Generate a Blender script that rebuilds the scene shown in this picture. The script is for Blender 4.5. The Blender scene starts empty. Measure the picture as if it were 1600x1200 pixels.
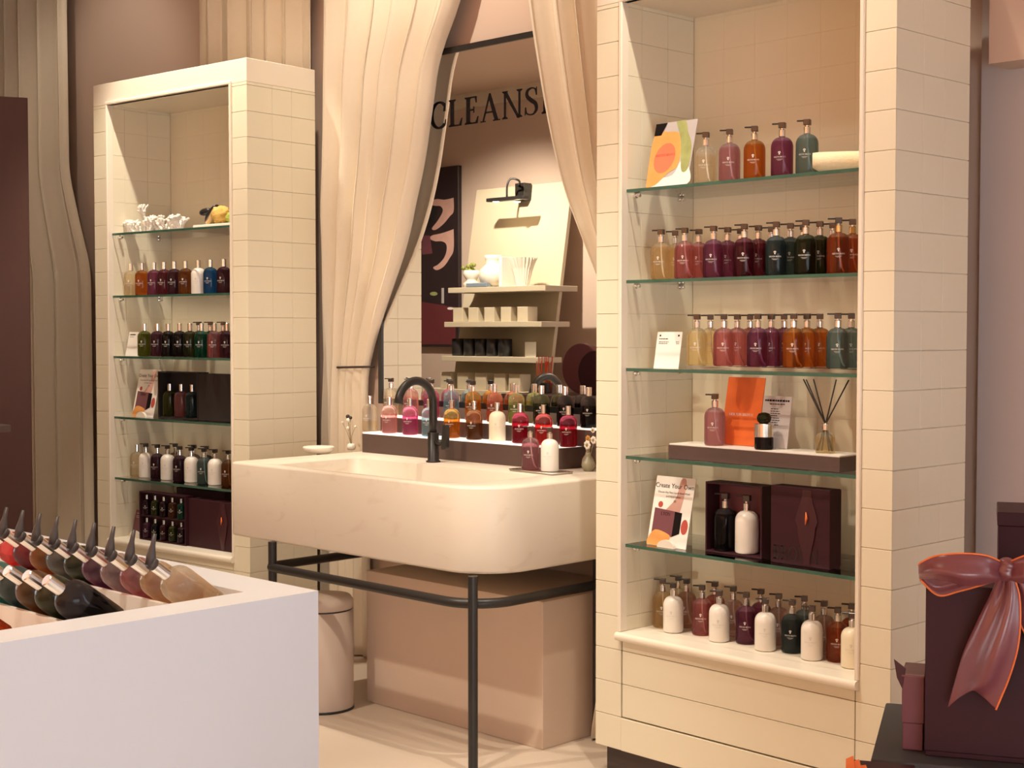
import bpy, math, random
from mathutils import Vector, Matrix
random.seed(7)
sc = bpy.context.scene
col = sc.collection
R_ = math.radians
PI = math.pi
# ------------------------------------------------------------------ camera
CAM_Z, FPX = 1.58, 2258.0
YAW, PITCH = R_(46.62), R_(2.16)
cd = bpy.data.cameras.new('camera'); cam = bpy.data.objects.new('camera', cd); col.objects.link(cam)
cam.location = (0, 0, CAM_Z); cam.rotation_euler = (PI/2-PITCH, 0, YAW)
cd.sensor_width = 36.0; cd.lens = 36.0*FPX/1600.0; cd.clip_start = .05
sc.camera = cam
# ------------------------------------------------------------------ world (daylight of the open shop front) and exposure
w = bpy.data.worlds.new('world'); sc.world = w; w.use_nodes = True
w.node_tree.nodes['Background'].inputs[0].default_value = (.88, .95, 1.0, 1)
w.node_tree.nodes['Background'].inputs[1].default_value = 4.6
sc.view_settings.view_transform = 'Standard'; sc.view_settings.look = 'None'
sc.view_settings.exposure = 0.10; sc.view_settings.gamma = 1.0; sc.view_settings.use_curve_mapping = False
# ceiling spots, some of them added for fill: (position, aim, watts, cone degrees, blend)
WARM, AMBER = (1.0, .89, .715), (1.0, .68, .37)
SPOTS = [((-6.0, 3.12, 4.1), (-6.2, 3.75, 1.2), 290, 60, .5, 'far left cabinet'),
         ((-2.75, 3.22, 4.1), (-2.95, 3.85, 1.2), 195, 62, .5, 'near right cabinet'),
         ((-4.45, 1.55, 3.25), (-4.6, 3.7, 1.0), 155, 62, .6, 'sink'),
         ((-4.75, 3.3, 4.1), (-4.9, 4.3, 2.5), 112, 85, .7, 'drapes beside the mirror'),
         ((-3.0, 1.2, 3.25), (-3.2, 1.7, 1.0), 130, 60, .7, 'display counter'),
         ((-6.6, 2.6, 3.25), (-7.2, 1.5, 1.6), 275, 85, .7, 'shelves across the aisle'),
         ((-3.1, 2.55, 4.1), (-3.1, 2.6, 0), 70, 95, .6, 'aisle floor before the near cabinet, added as fill'),  # added lamp, warms the ambient light
         ((-5.9, 2.3, 4.1), (-5.9, 2.35, 0), 70, 95, .6, 'aisle floor before the far cabinet, added as fill'),  # added lamp, same fill for the far part of the aisle
         ((-3.4, 1.9, 4.1), (-3.0, 3.75, .3), 230, 44, .8, 'drawer of the near cabinet, added to brighten it'),  # added lamp, lifts the lower half of the cabinet
         ((-7.3, 3.2, 4.1), (-7.9, 4.1, 2.6), 30, 85, .7, 'far left drape'),
         ((-3.4, -.6, 4.1), (-3.4, -2.5, 2.0), 680, 110, .8, 'rear wall behind the counter, added bounce light'),  # added lamp, throws amber fill back off the unseen wall
         ((-.8, -.6, 4.1), (-.8, -2.5, 2.0), 500, 110, .8, 'rear wall near the shop front, added bounce light')]  # added lamp, second amber bounce
for i, (p, a, e, cone, bl, what) in enumerate(SPOTS):
    ld = bpy.data.lights.new('spot_light', 'SPOT'); ld.energy = e; ld.color = AMBER if 'wall' in what else WARM
    ld.spot_size = R_(cone); ld.spot_blend = bl; ld.shadow_soft_size = .035
    lo = bpy.data.objects.new('spot_light', ld); col.objects.link(lo); lo.location = p
    lo.rotation_euler = (Vector(a)-Vector(p)).to_track_quat('-Z', 'Y').to_euler()
# ------------------------------------------------------------------ plan frames
class Frame:
    def __init__(s, ox, oy, deg):
        s.o = Vector((ox, oy)); s.a = R_(deg)
        s.e = Vector((math.cos(s.a), math.sin(s.a))); s.n = Vector((-math.sin(s.a), math.cos(s.a)))
    def w(s, u, v, z=0.0):
        p = s.o + s.e*u + s.n*v; return Vector((p.x, p.y, z))
    def hit(s, px, py, v):                       # point of the plane at depth v behind a picture point: (u, z)
        d = ray(px, py); q = Vector((d.x, d.y)); t = (v + s.o.dot(s.n))/q.dot(s.n)
        p = q*t; return ((p-s.o).dot(s.e), CAM_Z + d.z*t)
    def flat(s, px, py, z):                      # point of the level z: (u, v)
        d = ray(px, py); t = (z-CAM_Z)/d.z; p = Vector((d.x, d.y))*t - s.o
        return (p.dot(s.e), p.dot(s.n))
_m = Matrix.Rotation(YAW, 3, 'Z') @ Matrix.Rotation(PI/2-PITCH, 3, 'X')
def ray(px, py):
    return _m @ Vector(((px-800)/FPX, (600-py)/FPX, -1.0))
FR = Frame(-3.531, 3.749, 0.0)        # right cabinet, origin at its front left foot
FL = Frame(-6.872, 3.550, 6.8)        # left cabinet
FN = Frame(-4.60, 4.32, 2.2)          # niche with the sink: v = 0 is the wall face
FC = Frame(-2.706, 1.944, 2.6)        # display counter: origin at its far right corner
# ------------------------------------------------------------------ materials
MATS = {}
def mat(name, c, rough=.5, metal=0.0, noise=0.0, nscale=8.0, bump=0.0, bscale=60.0, emit=None, sheen=0.0, coat=0.0, spec=.5, stretch=None):
    m = bpy.data.materials.new(name); m.use_nodes = True; nt = m.node_tree; b = nt.nodes['Principled BSDF']
    b.inputs['Base Color'].default_value = (*c, 1); b.inputs['Roughness'].default_value = rough
    b.inputs['Metallic'].default_value = metal; b.inputs['Specular IOR Level'].default_value = spec
    if coat: b.inputs['Coat Weight'].default_value = coat
    if sheen: b.inputs['Sheen Weight'].default_value = sheen
    tc = nt.nodes.new('ShaderNodeTexCoord'); src = tc.outputs['Object']
    if stretch:
        mp = nt.nodes.new('ShaderNodeMapping'); mp.inputs['Scale'].default_value = stretch
        nt.links.new(src, mp.inputs[0]); src = mp.outputs[0]
    n = nt.nodes.new('ShaderNodeTexNoise'); n.inputs['Scale'].default_value = nscale; n.inputs['Detail'].default_value = 4
    nt.links.new(src, n.inputs['Vector'])
    mx = nt.nodes.new('ShaderNodeMix'); mx.data_type = 'RGBA'
    mx.inputs[6].default_value = (*[max(0, x*(1-noise)) for x in c], 1); mx.inputs[7].default_value = (*[min(1, x*(1+noise)) for x in c], 1)
    nt.links.new(n.outputs['Fac'], mx.inputs[0]); nt.links.new(mx.outputs[2], b.inputs['Base Color'])
    if bump:
        n2 = nt.nodes.new('ShaderNodeTexNoise'); n2.inputs['Scale'].default_value = bscale; nt.links.new(src, n2.inputs['Vector'])
        bp = nt.nodes.new('ShaderNodeBump'); bp.inputs['Strength'].default_value = bump; bp.inputs['Distance'].default_value = .004
        nt.links.new(n2.outputs['Fac'], bp.inputs['Height']); nt.links.new(bp.outputs[0], b.inputs['Normal'])
    if emit:
        b.inputs['Emission Color'].default_value = (*emit[0], 1); b.inputs['Emission Strength'].default_value = emit[1]
    MATS[name] = m; return m
mat('tile', (.79, .725, .565), .38, noise=.025, nscale=3, bump=.03, bscale=90)
mat('grout', (.70, .60, .475), .8, noise=.05)
mat('cab_trim', (.84, .76, .64), .4, noise=.02)
mat('plaster', (.62, .47, .385), .85, noise=.03, nscale=2, bump=.02)
mat('plaster_lilac', (.60, .545, .545), .85, noise=.03, nscale=2, bump=.02)
mat('bounce_plaster', (.66, .43, .30), .9, noise=.03, nscale=2)  # terracotta tone chosen for the orange light it bounces
mat('ceiling', (.64, .46, .36), .9, noise=.02)
mat('curtain', (.78, .68, .54), .9, noise=.03, nscale=40, bump=.12, bscale=400, sheen=.2)
mat('floor', (.62, .51, .41), .45, noise=.05, nscale=2.5)
mat('plinth_paint', (.72, .56, .44), .8, noise=.02)
mat('kick', (.055, .035, .033), .5, noise=.1)
mat('black_metal', (.022, .019, .018), .38, noise=.1, spec=.5)
mat('chrome', (.86, .82, .78), .2, metal=1.0)
mat('gold', (.85, .60, .30), .18, metal=1.0)
mat('pump_metal', (.11, .10, .097), .28, metal=1.0)
mat('black_plastic', (.018, .016, .016), .3, noise=.1)
mat('dark_plastic', (.06, .048, .046), .45, noise=.1)
mat('print_white', (.80, .76, .72), .6)
mat('print_dark', (.014, .010, .010), .9, spec=.05)
mat('print_red', (.45, .07, .05), .6)
mat('dip_tube', (.80, .78, .74), .3)
mat('white_lotion', (.86, .82, .76), .3, noise=.01, coat=.3)
mat('cream_lotion', (.88, .80, .62), .3, noise=.01, coat=.3)
mat('white_paper', (.85, .82, .77), .7, noise=.01)
mat('porcelain', (.84, .78, .68), .3, noise=.02)
mat('counter_white', (.745, .775, .825), .42, noise=.01)
mat('counter_top', (.84, .80, .74), .35, noise=.02)
mat('wine_card', (.042, .011, .017), .5, noise=.12, nscale=5, spec=.25)
mat('wine_card_light', (.17, .055, .07), .42, noise=.12, nscale=5)
mat('black_card', (.018, .012, .012), .5, noise=.1)
mat('satin', (.20, .055, .066), .3, noise=.15, nscale=6, spec=.9)
mat('satin_dark', (.055, .012, .018), .35, noise=.15)
mat('orange_edge', (.85, .20, .05), .5)
mat('orange_red', (.80, .10, .035), .5)
mat('riser_brown', (.095, .058, .05), .5, noise=.08)
mat('panel_brown', (.072, .023, .015), .55, noise=.12, nscale=6)
mat('towel', (.84, .72, .48), .95, noise=.08, nscale=60, bump=.5, bscale=250)
mat('coral', (.86, .81, .74), .8, noise=.04, bump=.2, bscale=200)
mat('sponge', (.72, .47, .13), .95, noise=.25, nscale=60, bump=.8, bscale=150)
mat('loofah_green', (.42, .50, .09), .95, noise=.25, nscale=60, bump=.8, bscale=150)
mat('bristle', (.62, .42, .2), .9, noise=.2, nscale=90)
mat('cord', (.05, .03, .025), .7)
mat('bin', (.62, .50, .41), .45, noise=.02)
mat('reed', (.025, .018, .016), .7)
mat('slate', (.045, .043, .046), .6, noise=.15, nscale=5)
mat('candle_box', (.60, .51, .37), .7, noise=.03)
mat('book_blue', (.22, .27, .32), .7, noise=.05)
mat('skin_print', (.62, .36, .30), .6, noise=.2, nscale=12)
mat('poster_dark', (.03, .018, .02), .4, noise=.3, nscale=3)
mat('poster_red', (.14, .03, .035), .4, noise=.3, nscale=3)
mat('pottery', (.33, .25, .17), .35, noise=.3, nscale=14)
mat('pottery_green', (.30, .28, .19), .35, noise=.3, nscale=14)
mat('petal', (.85, .80, .70), .7, noise=.05)
mat('petal_orange', (.70, .32, .06), .7, noise=.1)
mat('leaf', (.25, .27, .06), .7, noise=.2)
mat('stem', (.35, .27, .16), .8, noise=.1)
mat('lit_panel', (.9, .87, .82), .4, emit=((1, .93, .80), .8))
mat('bulb', (1, .95, .85), .4, emit=((1, .80, .50), 12.0))
mat('steel', (.55, .50, .46), .3, metal=1.0)
mat('photo_orange', (.85, .36, .10), .5, noise=.3, nscale=16)
mat('photo_coral', (.85, .20, .10), .5, noise=.12, nscale=10)
mat('photo_green', (.35, .38, .14), .5, noise=.4, nscale=25)
mat('photo_grey', (.5, .46, .46), .5, noise=.1)
mat('ember', (.78, .14, .025), .5, noise=.45, nscale=9)
mat('print_pale', (.66, .61, .56), .6)
mat('print_grey', (.36, .33, .31), .6)
def sink_mat():
    m = mat('stone', (.74, .66, .555), .38, noise=.03, nscale=3); nt = m.node_tree; b = nt.nodes['Principled BSDF']
    old = b.inputs['Base Color'].links[0].from_socket
    tc = nt.nodes.new('ShaderNodeTexCoord'); mp = nt.nodes.new('ShaderNodeMapping'); mp.inputs['Scale'].default_value = (2.2, 2.2, 5); mp.inputs['Rotation'].default_value = (0, .5, .3)
    n = nt.nodes.new('ShaderNodeTexNoise'); n.inputs['Scale'].default_value = 2.2; n.inputs['Detail'].default_value = 7; n.inputs['Distortion'].default_value = 1.4
    rp = nt.nodes.new('ShaderNodeValToRGB'); rp.color_ramp.elements[0].position = .60; rp.color_ramp.elements[1].position = .78
    rp.color_ramp.elements[0].color = (0, 0, 0, 1); rp.color_ramp.elements[1].color = (.32, .32, .32, 1)
    mx = nt.nodes.new('ShaderNodeMix'); mx.data_type = 'RGBA'; mx.inputs[7].default_value = (.50, .36, .27, 1)
    nt.links.new(tc.outputs['Object'], mp.inputs[0]); nt.links.new(mp.outputs[0], n.inputs['Vector']); nt.links.new(n.outputs['Fac'], rp.inputs[0])
    nt.links.new(rp.outputs[0], mx.inputs[0]); nt.links.new(old, mx.inputs[6]); nt.links.new(mx.outputs[2], b.inputs['Base Color'])
sink_mat()
def thin_glass(name, tint, refl=.9):
    m = bpy.data.materials.new(name); m.use_nodes = True; nt = m.node_tree; nt.nodes.remove(nt.nodes['Principled BSDF'])
    out = nt.nodes['Material Output']; t = nt.nodes.new('ShaderNodeBsdfTransparent'); g = nt.nodes.new('ShaderNodeBsdfGlossy')
    g.inputs['Roughness'].default_value = .02; g.inputs[0].default_value = (refl, refl, refl, 1)
    t.inputs[0].default_value = (*tint, 1); f = nt.nodes.new('ShaderNodeFresnel'); f.inputs[0].default_value = 1.45
    mx = nt.nodes.new('ShaderNodeMixShader'); nt.links.new(f.outputs[0], mx.inputs[0]); nt.links.new(t.outputs[0], mx.inputs[1]); nt.links.new(g.outputs[0], mx.inputs[2])
    nt.links.new(mx.outputs[0], out.inputs[0]); MATS[name] = m; return m
thin_glass('shelf_glass', (.965, .96, .95)); thin_glass('clear_acrylic', (.95, .93, .90))
mat('glass_edge', (.042, .115, .078), .2, noise=.3, nscale=12, spec=.8)
def mirror_mat():
    m = mat('mirror', (.93, .92, .90), .0, metal=1.0); return m
mirror_mat()
# liquid in a clear bottle: tinted see-through body, clear above its fill level
LIQ = {'clear': (.90, .80, .62), 'gold': (.86, .68, .40), 'paleyellow': (.90, .78, .50), 'pink': (.66, .26, .27), 'palepink': (.92, .50, .50), 'lilac': (.74, .56, .54),
       'mauve': (.62, .32, .36), 'magenta': (.74, .17, .38), 'purple': (.32, .09, .19), 'wine': (.20, .035, .06), 'plum': (.12, .04, .07),
       'amber': (.62, .21, .035), 'brown': (.30, .11, .035), 'orange': (.88, .36, .045), 'peach': (.85, .28, .16), 'rust': (.52, .12, .035),
       'teal': (.24, .33, .33), 'darkteal': (.09, .14, .15), 'aqua': (.45, .66, .74), 'turquoise': (.12, .42, .36), 'blue': (.03, .16, .42), 'green': (.16, .17, .03), 'palegreen': (.55, .62, .22),
       'darkgreen': (.06, .065, .025), 'red': (.80, .05, .05), 'crimson': (.50, .015, .05), 'black': (.03, .022, .025), 'bottlegreen': (.03, .20, .12)}
WORD = {'clear': 'clear', 'gold': 'pale gold', 'paleyellow': 'pale yellow', 'pink': 'rose pink', 'palepink': 'pale pink', 'lilac': 'pale lilac', 'mauve': 'mauve', 'magenta': 'magenta',
        'purple': 'purple', 'wine': 'wine red', 'plum': 'dark plum', 'amber': 'amber', 'brown': 'brown', 'orange': 'orange', 'peach': 'coral orange', 'rust': 'rust red',
        'teal': 'grey teal', 'darkteal': 'dark teal', 'aqua': 'light blue', 'turquoise': 'turquoise', 'blue': 'bright blue', 'green': 'olive green', 'palegreen': 'lime green',
        'darkgreen': 'dark green', 'red': 'bright red', 'crimson': 'crimson', 'black': 'near black', 'bottlegreen': 'emerald green', 'white': 'opaque white', 'cream': 'opaque cream'}
def liquid(cn, fill):
    key = 'liquid_%s_%d' % (cn, round(fill*1000))
    if key in MATS: return MATS[key]
    c = LIQ[cn]; m = bpy.data.materials.new(key); m.use_nodes = True; nt = m.node_tree; b = nt.nodes['Principled BSDF']; out = nt.nodes['Material Output']
    tc = nt.nodes.new('ShaderNodeTexCoord'); sx = nt.nodes.new('ShaderNodeSeparateXYZ'); nt.links.new(tc.outputs['Object'], sx.inputs[0])
    mr = nt.nodes.new('ShaderNodeMapRange'); mr.inputs[1].default_value = fill-.001; mr.inputs[2].default_value = fill+.001
    nt.links.new(sx.outputs[2], mr.inputs[0])
    top = tuple(x**.45 for x in c)
    mx = nt.nodes.new('ShaderNodeMix'); mx.data_type = 'RGBA'; mx.inputs[6].default_value = (*c, 1); mx.inputs[7].default_value = (*top, 1)
    nt.links.new(mr.outputs[0], mx.inputs[0]); nt.links.new(mx.outputs[2], b.inputs['Base Color'])
    b.inputs['Roughness'].default_value = .03; b.inputs['IOR'].default_value = 1.36; b.inputs['Transmission Weight'].default_value = .82
    t = nt.nodes.new('ShaderNodeBsdfTransparent'); nt.links.new(mx.outputs[2], t.inputs[0])
    ms = nt.nodes.new('ShaderNodeMixShader'); ms.inputs[0].default_value = .40
    nt.links.new(b.outputs[0], ms.inputs[1]); nt.links.new(t.outputs[0], ms.inputs[2]); nt.links.new(ms.outputs[0], out.inputs[0])
    MATS[key] = m; return m
# ------------------------------------------------------------------ mesh builder
class MB:
    def __init__(s): s.v = []; s.f = []; s.sm = []
    def add(s, vs, fs, smooth=False, M=None):
        o = len(s.v)
        s.v += [tuple(M @ Vector(p)) if M else tuple(p) for p in vs]; s.f += [tuple(i+o for i in f) for f in fs]; s.sm += [smooth]*len(fs); return s
    def box(s, x0, x1, y0, y1, z0, z1, M=None):
        return s.add([(x0,y0,z0),(x1,y0,z0),(x1,y1,z0),(x0,y1,z0),(x0,y0,z1),(x1,y0,z1),(x1,y1,z1),(x0,y1,z1)],
                     [(0,3,2,1),(4,5,6,7),(0,1,5,4),(1,2,6,5),(2,3,7,6),(3,0,4,7)], False, M)
    def cbox(s, x0, x1, y0, y1, z0, z1, c, M=None):      # all edges chamfered by c
        vs = []; idx = {}
        xs, ys, zs = (x0, x1), (y0, y1), (z0, z1); sg = (1, -1)
        for i in (0, 1):
            for j in (0, 1):
                for k in (0, 1):
                    for a in range(3):
                        p = [xs[i]+sg[i]*c, ys[j]+sg[j]*c, zs[k]+sg[k]*c]; p[a] = (xs[i], ys[j], zs[k])[a]
                        idx[(i, j, k, a)] = len(vs); vs.append(tuple(p))
        I = lambda i, j, k, a: idx[(i, j, k, a)]
        fs = []
        for t in (0, 1):
            q = [I(t,0,0,0), I(t,1,0,0), I(t,1,1,0), I(t,0,1,0)]; fs.append(q if t else q[::-1])
            q = [I(0,t,0,1), I(1,t,0,1), I(1,t,1,1), I(0,t,1,1)]; fs.append(q[::-1] if t else q)
            q = [I(0,0,t,2), I(1,0,t,2), I(1,1,t,2), I(0,1,t,2)]; fs.append(q if t else q[::-1])
        for i in (0, 1):
            for j in (0, 1):
                q = [I(i,j,0,0), I(i,j,1,0), I(i,j,1,1), I(i,j,0,1)]; fs.append(q if i == j else q[::-1])
                q = [I(i,0,j,0), I(i,1,j,0), I(i,1,j,2), I(i,0,j,2)]; fs.append(q[::-1] if i == j else q)
                q = [I(0,i,j,1), I(1,i,j,1), I(1,i,j,2), I(0,i,j,2)]; fs.append(q if i == j else q[::-1])
                for k in (0, 1):
                    q = [I(i,j,k,0), I(i,j,k,1), I(i,j,k,2)]; fs.append(q if (i+j+k) % 2 else q[::-1])
        return s.add(vs, [tuple(f) for f in fs], False, M)
    def lathe(s, prof, n=20, M=None, smooth=True):
        vs = []; fs = []; rings = []
        for r, z in prof:
            if r < 1e-6: rings.append([len(vs)]); vs.append((0, 0, z))
            else:
                rings.append(list(range(len(vs), len(vs)+n))); vs += [(r*math.cos(2*PI*i/n), r*math.sin(2*PI*i/n), z) for i in range(n)]
        for a, b in zip(rings, rings[1:]):
            for i in range(n):
                j = (i+1) % n
                if len(a) == 1 and len(b) == 1: continue
                if len(a) == 1: fs.append((a[0], b[j], b[i]))
                elif len(b) == 1: fs.append((a[i], a[j], b[0]))
                else: fs.append((a[i], a[j], b[j], b[i]))
        return s.add(vs, fs, smooth, M)
    def cyl(s, r, z0, z1, n=16, M=None, c=0.0):
        c = min(c, r*.5)
        return s.lathe([(0, z0), (r-c, z0), (r, z0+c), (r, z1-c), (r-c, z1), (0, z1)] if c else [(0, z0), (r, z0), (r, z0), (r, z1), (r, z1), (0, z1)], n, M, smooth=False)
    def tube(s, pts, r, n=8, closed=False, rs=None):
        pts = [Vector(p) for p in pts]; m = len(pts); vs = []; fs = []
        up = None
        for i, p in enumerate(pts):
            a = pts[(i-1) % m] if (closed or i) else p; b = pts[(i+1) % m] if (closed or i < m-1) else p
            t = (b-a).normalized()
            if up is None: up = Vector((0, 0, 1)) if abs(t.z) < .9 else Vector((1, 0, 0))
            x = t.cross(up).normalized(); up = x.cross(t).normalized()
            rr = rs[i] if rs else r
            vs += [tuple(p + (x*math.cos(2*PI*k/n) + up*math.sin(2*PI*k/n))*rr) for k in range(n)]
        for i in range(m if closed else m-1):
            for k in range(n):
                a = i*n; b = ((i+1) % m)*n; fs.append((a+k, b+k, b+(k+1) % n, a+(k+1) % n))
        if not closed: fs += [tuple(range(n)), tuple(range((m-1)*n, m*n))[::-1]]
        return s.add(vs, fs, True)
    def prism(s, poly, z0, z1, M=None, smooth=False):
        n = len(poly); vs = [(x, y, z0) for x, y in poly] + [(x, y, z1) for x, y in poly]
        return s.add(vs, [tuple(range(n))[::-1], tuple(range(n, 2*n))] + [(i, (i+1) % n, n+(i+1) % n, n+i) for i in range(n)], smooth, M)
    def grid(s, rows, smooth=True):
        n = len(rows[0]); vs = [p for r in rows for p in r]
        return s.add(vs, [(i*n+k, i*n+k+1, (i+1)*n+k+1, (i+1)*n+k) for i in range(len(rows)-1) for k in range(n-1)], smooth)
    def ball(s, c, r, n=10, m=6, sc3=(1, 1, 1), M=None):
        T = Matrix.Translation(c) @ Matrix.Diagonal((*sc3, 1)); T = (M @ T) if M else T
        return s.lathe([(r*math.sin(PI*i/m), -r*math.cos(PI*i/m)) for i in range(m+1)], n, T)
    def mesh(s, name, m):
        me = bpy.data.meshes.new(name); me.from_pydata(s.v, [], s.f); me.polygons.foreach_set('use_smooth', s.sm)
        me.materials.append(MATS[m] if isinstance(m, str) else m); me.update(); return me
    def build(s, name, m, parent=None, loc=(0, 0, 0), rot=(0, 0, 0)):
        return put(name, s.mesh(name, m), parent, loc, rot)
def put(name, me, parent=None, loc=(0, 0, 0), rot=(0, 0, 0), m=None):
    o = bpy.data.objects.new(name, me); col.objects.link(o); o.location = loc; o.rotation_euler = rot
    if parent: o.parent = parent
    if m: o.material_slots[0].link = 'OBJECT'; o.material_slots[0].material = m
    return o
def tag(o, label, cat, group=None):
    o['label'] = label; o['category'] = cat
    if group: o['group'] = group
    return o
def thing(name, label, cat, loc, rz=0.0, group=None, tilt=0.0):
    o = bpy.data.objects.new(name, None); col.objects.link(o); o.empty_display_size = .05
    o.location = loc; o.rotation_euler = (tilt, 0, rz); return tag(o, label, cat, group)
def struct(name, mb, m, frame=None, loc=(0, 0, 0)):
    o = mb.build(name, m, None, loc, (0, 0, 0))
    if frame: o.location = frame.w(0, 0); o.rotation_euler = (0, 0, frame.a)
    o['kind'] = 'structure'; return o
def bevel(o, wd, seg=2):
    b = o.modifiers.new('bevel', 'BEVEL'); b.width = wd; b.segments = seg; b.limit_method = 'ANGLE'; return o
def FM(frame, u=0, v=0, z=0): return frame.w(u, v, z)
ORD = ['first', 'second', 'third', 'fourth', 'fifth', 'sixth', 'seventh', 'eighth', 'ninth', 'tenth', 'eleventh', 'twelfth']
# ------------------------------------------------------------------ lettering: a serif capital set (cap height 1), and plain type
def strip(pts):
    out = []
    L = []; Rr = []
    for i, (x, y, wd) in enumerate(pts):
        a = pts[max(0, i-1)]; b = pts[min(len(pts)-1, i+1)]; dx, dy = b[0]-a[0], b[1]-a[1]; d = math.hypot(dx, dy) or 1
        L.append((x-dy/d*wd/2, y+dx/d*wd/2)); Rr.append((x+dy/d*wd/2, y-dx/d*wd/2))
    return [[Rr[i], Rr[i+1], L[i+1], L[i]] for i in range(len(pts)-1)]
def spline(ps, k=6):
    out = []
    for i in range(len(ps)-1):
        p0, p1, p2, p3 = ps[max(0, i-1)], ps[i], ps[i+1], ps[min(len(ps)-1, i+2)]
        for j in range(k):
            t = j/k; out.append(tuple(.5*((2*b)+(-a+c)*t+(2*a-5*b+4*c-d)*t*t+(-a+3*b-3*c+d)*t**3) for a, b, c, d in zip(p0, p1, p2, p3)))
    out.append(ps[-1]); return out
def rc(x0, y0, x1, y1): return [(x0, y0), (x1, y0), (x1, y1), (x0, y1)]
def stem(x, wd, y0=0.0, y1=1.0, ser=.075): return [rc(x, y0, x+wd, y1), [(x-ser, y0), (x+wd+ser, y0), (x+wd+ser, y0+.035), (x+wd, y0+.09), (x, y0+.09), (x-ser, y0+.035)],
                                                   [(x-ser, y1-.035), (x, y1-.09), (x+wd, y1-.09), (x+wd+ser, y1-.035), (x+wd+ser, y1), (x-ser, y1)]]
def arc(cx, cy, rx, ry, a0, a1, wmax, wmin, n=18):
    pts = []
    for i in range(n+1):
        a = R_(a0+(a1-a0)*i/n); pts.append((cx+rx*math.cos(a), cy+ry*math.sin(a), wmin+(wmax-wmin)*abs(math.cos(a))**1.3))
    return strip(pts)
def glyph(ch):
    T, t = .172, .078
    if ch == 'C': return arc(.46, .5, .38, .48, 48, 312, T*1.05, t) + [[(.66, .62), (.76, .62), (.765, .92), (.70, .90)], [(.70, .10), (.77, .12), (.80, .32), (.77, .32)]], .84
    if ch == 'L': return stem(.12, T) + [rc(.12, 0, .60, .055), [(.52, 0), (.64, 0), (.69, .28), (.655, .28)]], .72
    if ch == 'E': return stem(.12, T) + [rc(.12, 0, .60, .055), rc(.12, .945, .56, 1), rc(.12, .485, .48, .54), [(.52, 0), (.64, 0), (.69, .26), (.655, .26)], [(.50, 1), (.60, 1), (.60, .76), (.57, .76)], rc(.455, .40, .49, .63)], .74
    if ch == 'A': return [[(.08, 0), (.14, 0), (.44, .93), (.40, 1.02)], [(.40, 1.02), (.46, 1.02), (.82, 0), (.66, 0), (.385, .84)], rc(.22, .31, .64, .365), rc(.0, 0, .23, .04), rc(.58, 0, .90, .04)], .90
    if ch == 'N': return stem(.13, t, ser=.08) + stem(.78, t, ser=.08) + [[(.08, 1), (.24, 1), (.83, .0), (.80, -.02), (.74, -.02), (.13, .92)]], .95
    if ch == 'S': return strip(spline([(.56, .76, .045), (.50, .92, .05), (.34, .965, .055), (.17, .88, .10), (.16, .70, .13), (.33, .54, .15), (.52, .40, .14), (.56, .20, .115), (.44, .05, .06), (.27, .035, .05), (.13, .10, .05), (.09, .25, .045)])) + [[(.54, .70), (.58, .70), (.58, 1.0), (.54, .93)], [(.06, .02), (.10, .08), (.11, .31), (.075, .31)]], .70
    if ch == 'O': return arc(.50, .5, .41, .48, 0, 360, T*1.05, t, 24), 1.0
    if ch == 'M': return stem(.12, t) + stem(.92, T) + [[(.08, 1), (.22, 1), (.585, .12), (.52, 0)], [(.52, 0), (.58, .10), (.95, 1), (.90, 1)]], 1.18
    if ch == 'T': return stem(.33, T) + [rc(.03, .945, .77, 1), [(.03, 1), (.03, .74), (.06, .74), (.12, 1)], [(.77, 1), (.77, .74), (.74, .74), (.68, 1)]], .80
    if ch == 'B': return stem(.12, T) + arc(.36, .75, .22, .23, -90, 90, T, t, 10) + arc(.38, .26, .26, .24, -90, 90, T, t, 10) + [rc(.12, .945, .38, 1), rc(.12, .48, .40, .53), rc(.12, 0, .40, .05)], .74
    if ch == 'R': return stem(.12, T) + arc(.36, .73, .24, .245, -90, 90, T, t, 10) + [rc(.12, .945, .38, 1), rc(.12, .46, .40, .51), [(.36, .48), (.50, .48), (.88, 0), (.70, 0)], rc(.70, 0, .94, .04)], .86
    if ch == 'W': return [[(.05, 1), (.20, 1), (.42, .12), (.38, -.02), (.36, -.02)], [(.38, -.02), (.42, .12), (.64, 1), (.60, 1)], [(.52, 1), (.66, 1), (.88, .12), (.84, -.02), (.82, -.02)], [(.84, -.02), (.88, .12), (1.13, 1), (1.08, 1)], rc(0, .96, .27, 1), rc(.47, .96, .74, 1), rc(1.0, .96, 1.22, 1)], 1.2
    return [], .35
def serif_polys(text, h, track=.05):
    x = 0; out = []
    for ch in text:
        g, a = glyph(ch); out += [[((px+x)*h, py*h) for px, py in p] for p in g]; x += a+track
    return out, (x-track)*h
def serif_mesh(mb, text, width, x0, y, z0, thick=.0, bend=None, h=None):
    """lettering in the local x-z plane at y (facing -y); bend = radius of the bottle it is printed on"""
    ps, wd = serif_polys(text, 1.0)
    k = width/wd; kz = h if h else k
    for p in ps:
        if bend: vs = [(bend*math.sin((x*k+x0)/bend), -bend*math.cos((x*k+x0)/bend), z0+yy*kz) for x, yy in p]
        else: vs = [(x0+x*k, y, z0+yy*kz) for x, yy in p]
        n = len(vs)
        if thick and not bend:
            vs += [(a, b-thick, c) for a, b, c in vs]
            mb.add(vs, [tuple(range(n))[::-1], tuple(range(n, 2*n))] + [(i, (i+1) % n, n+(i+1) % n, n+i) for i in range(n)])
        else: mb.add(vs, [tuple(range(n))])
    return mb
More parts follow.
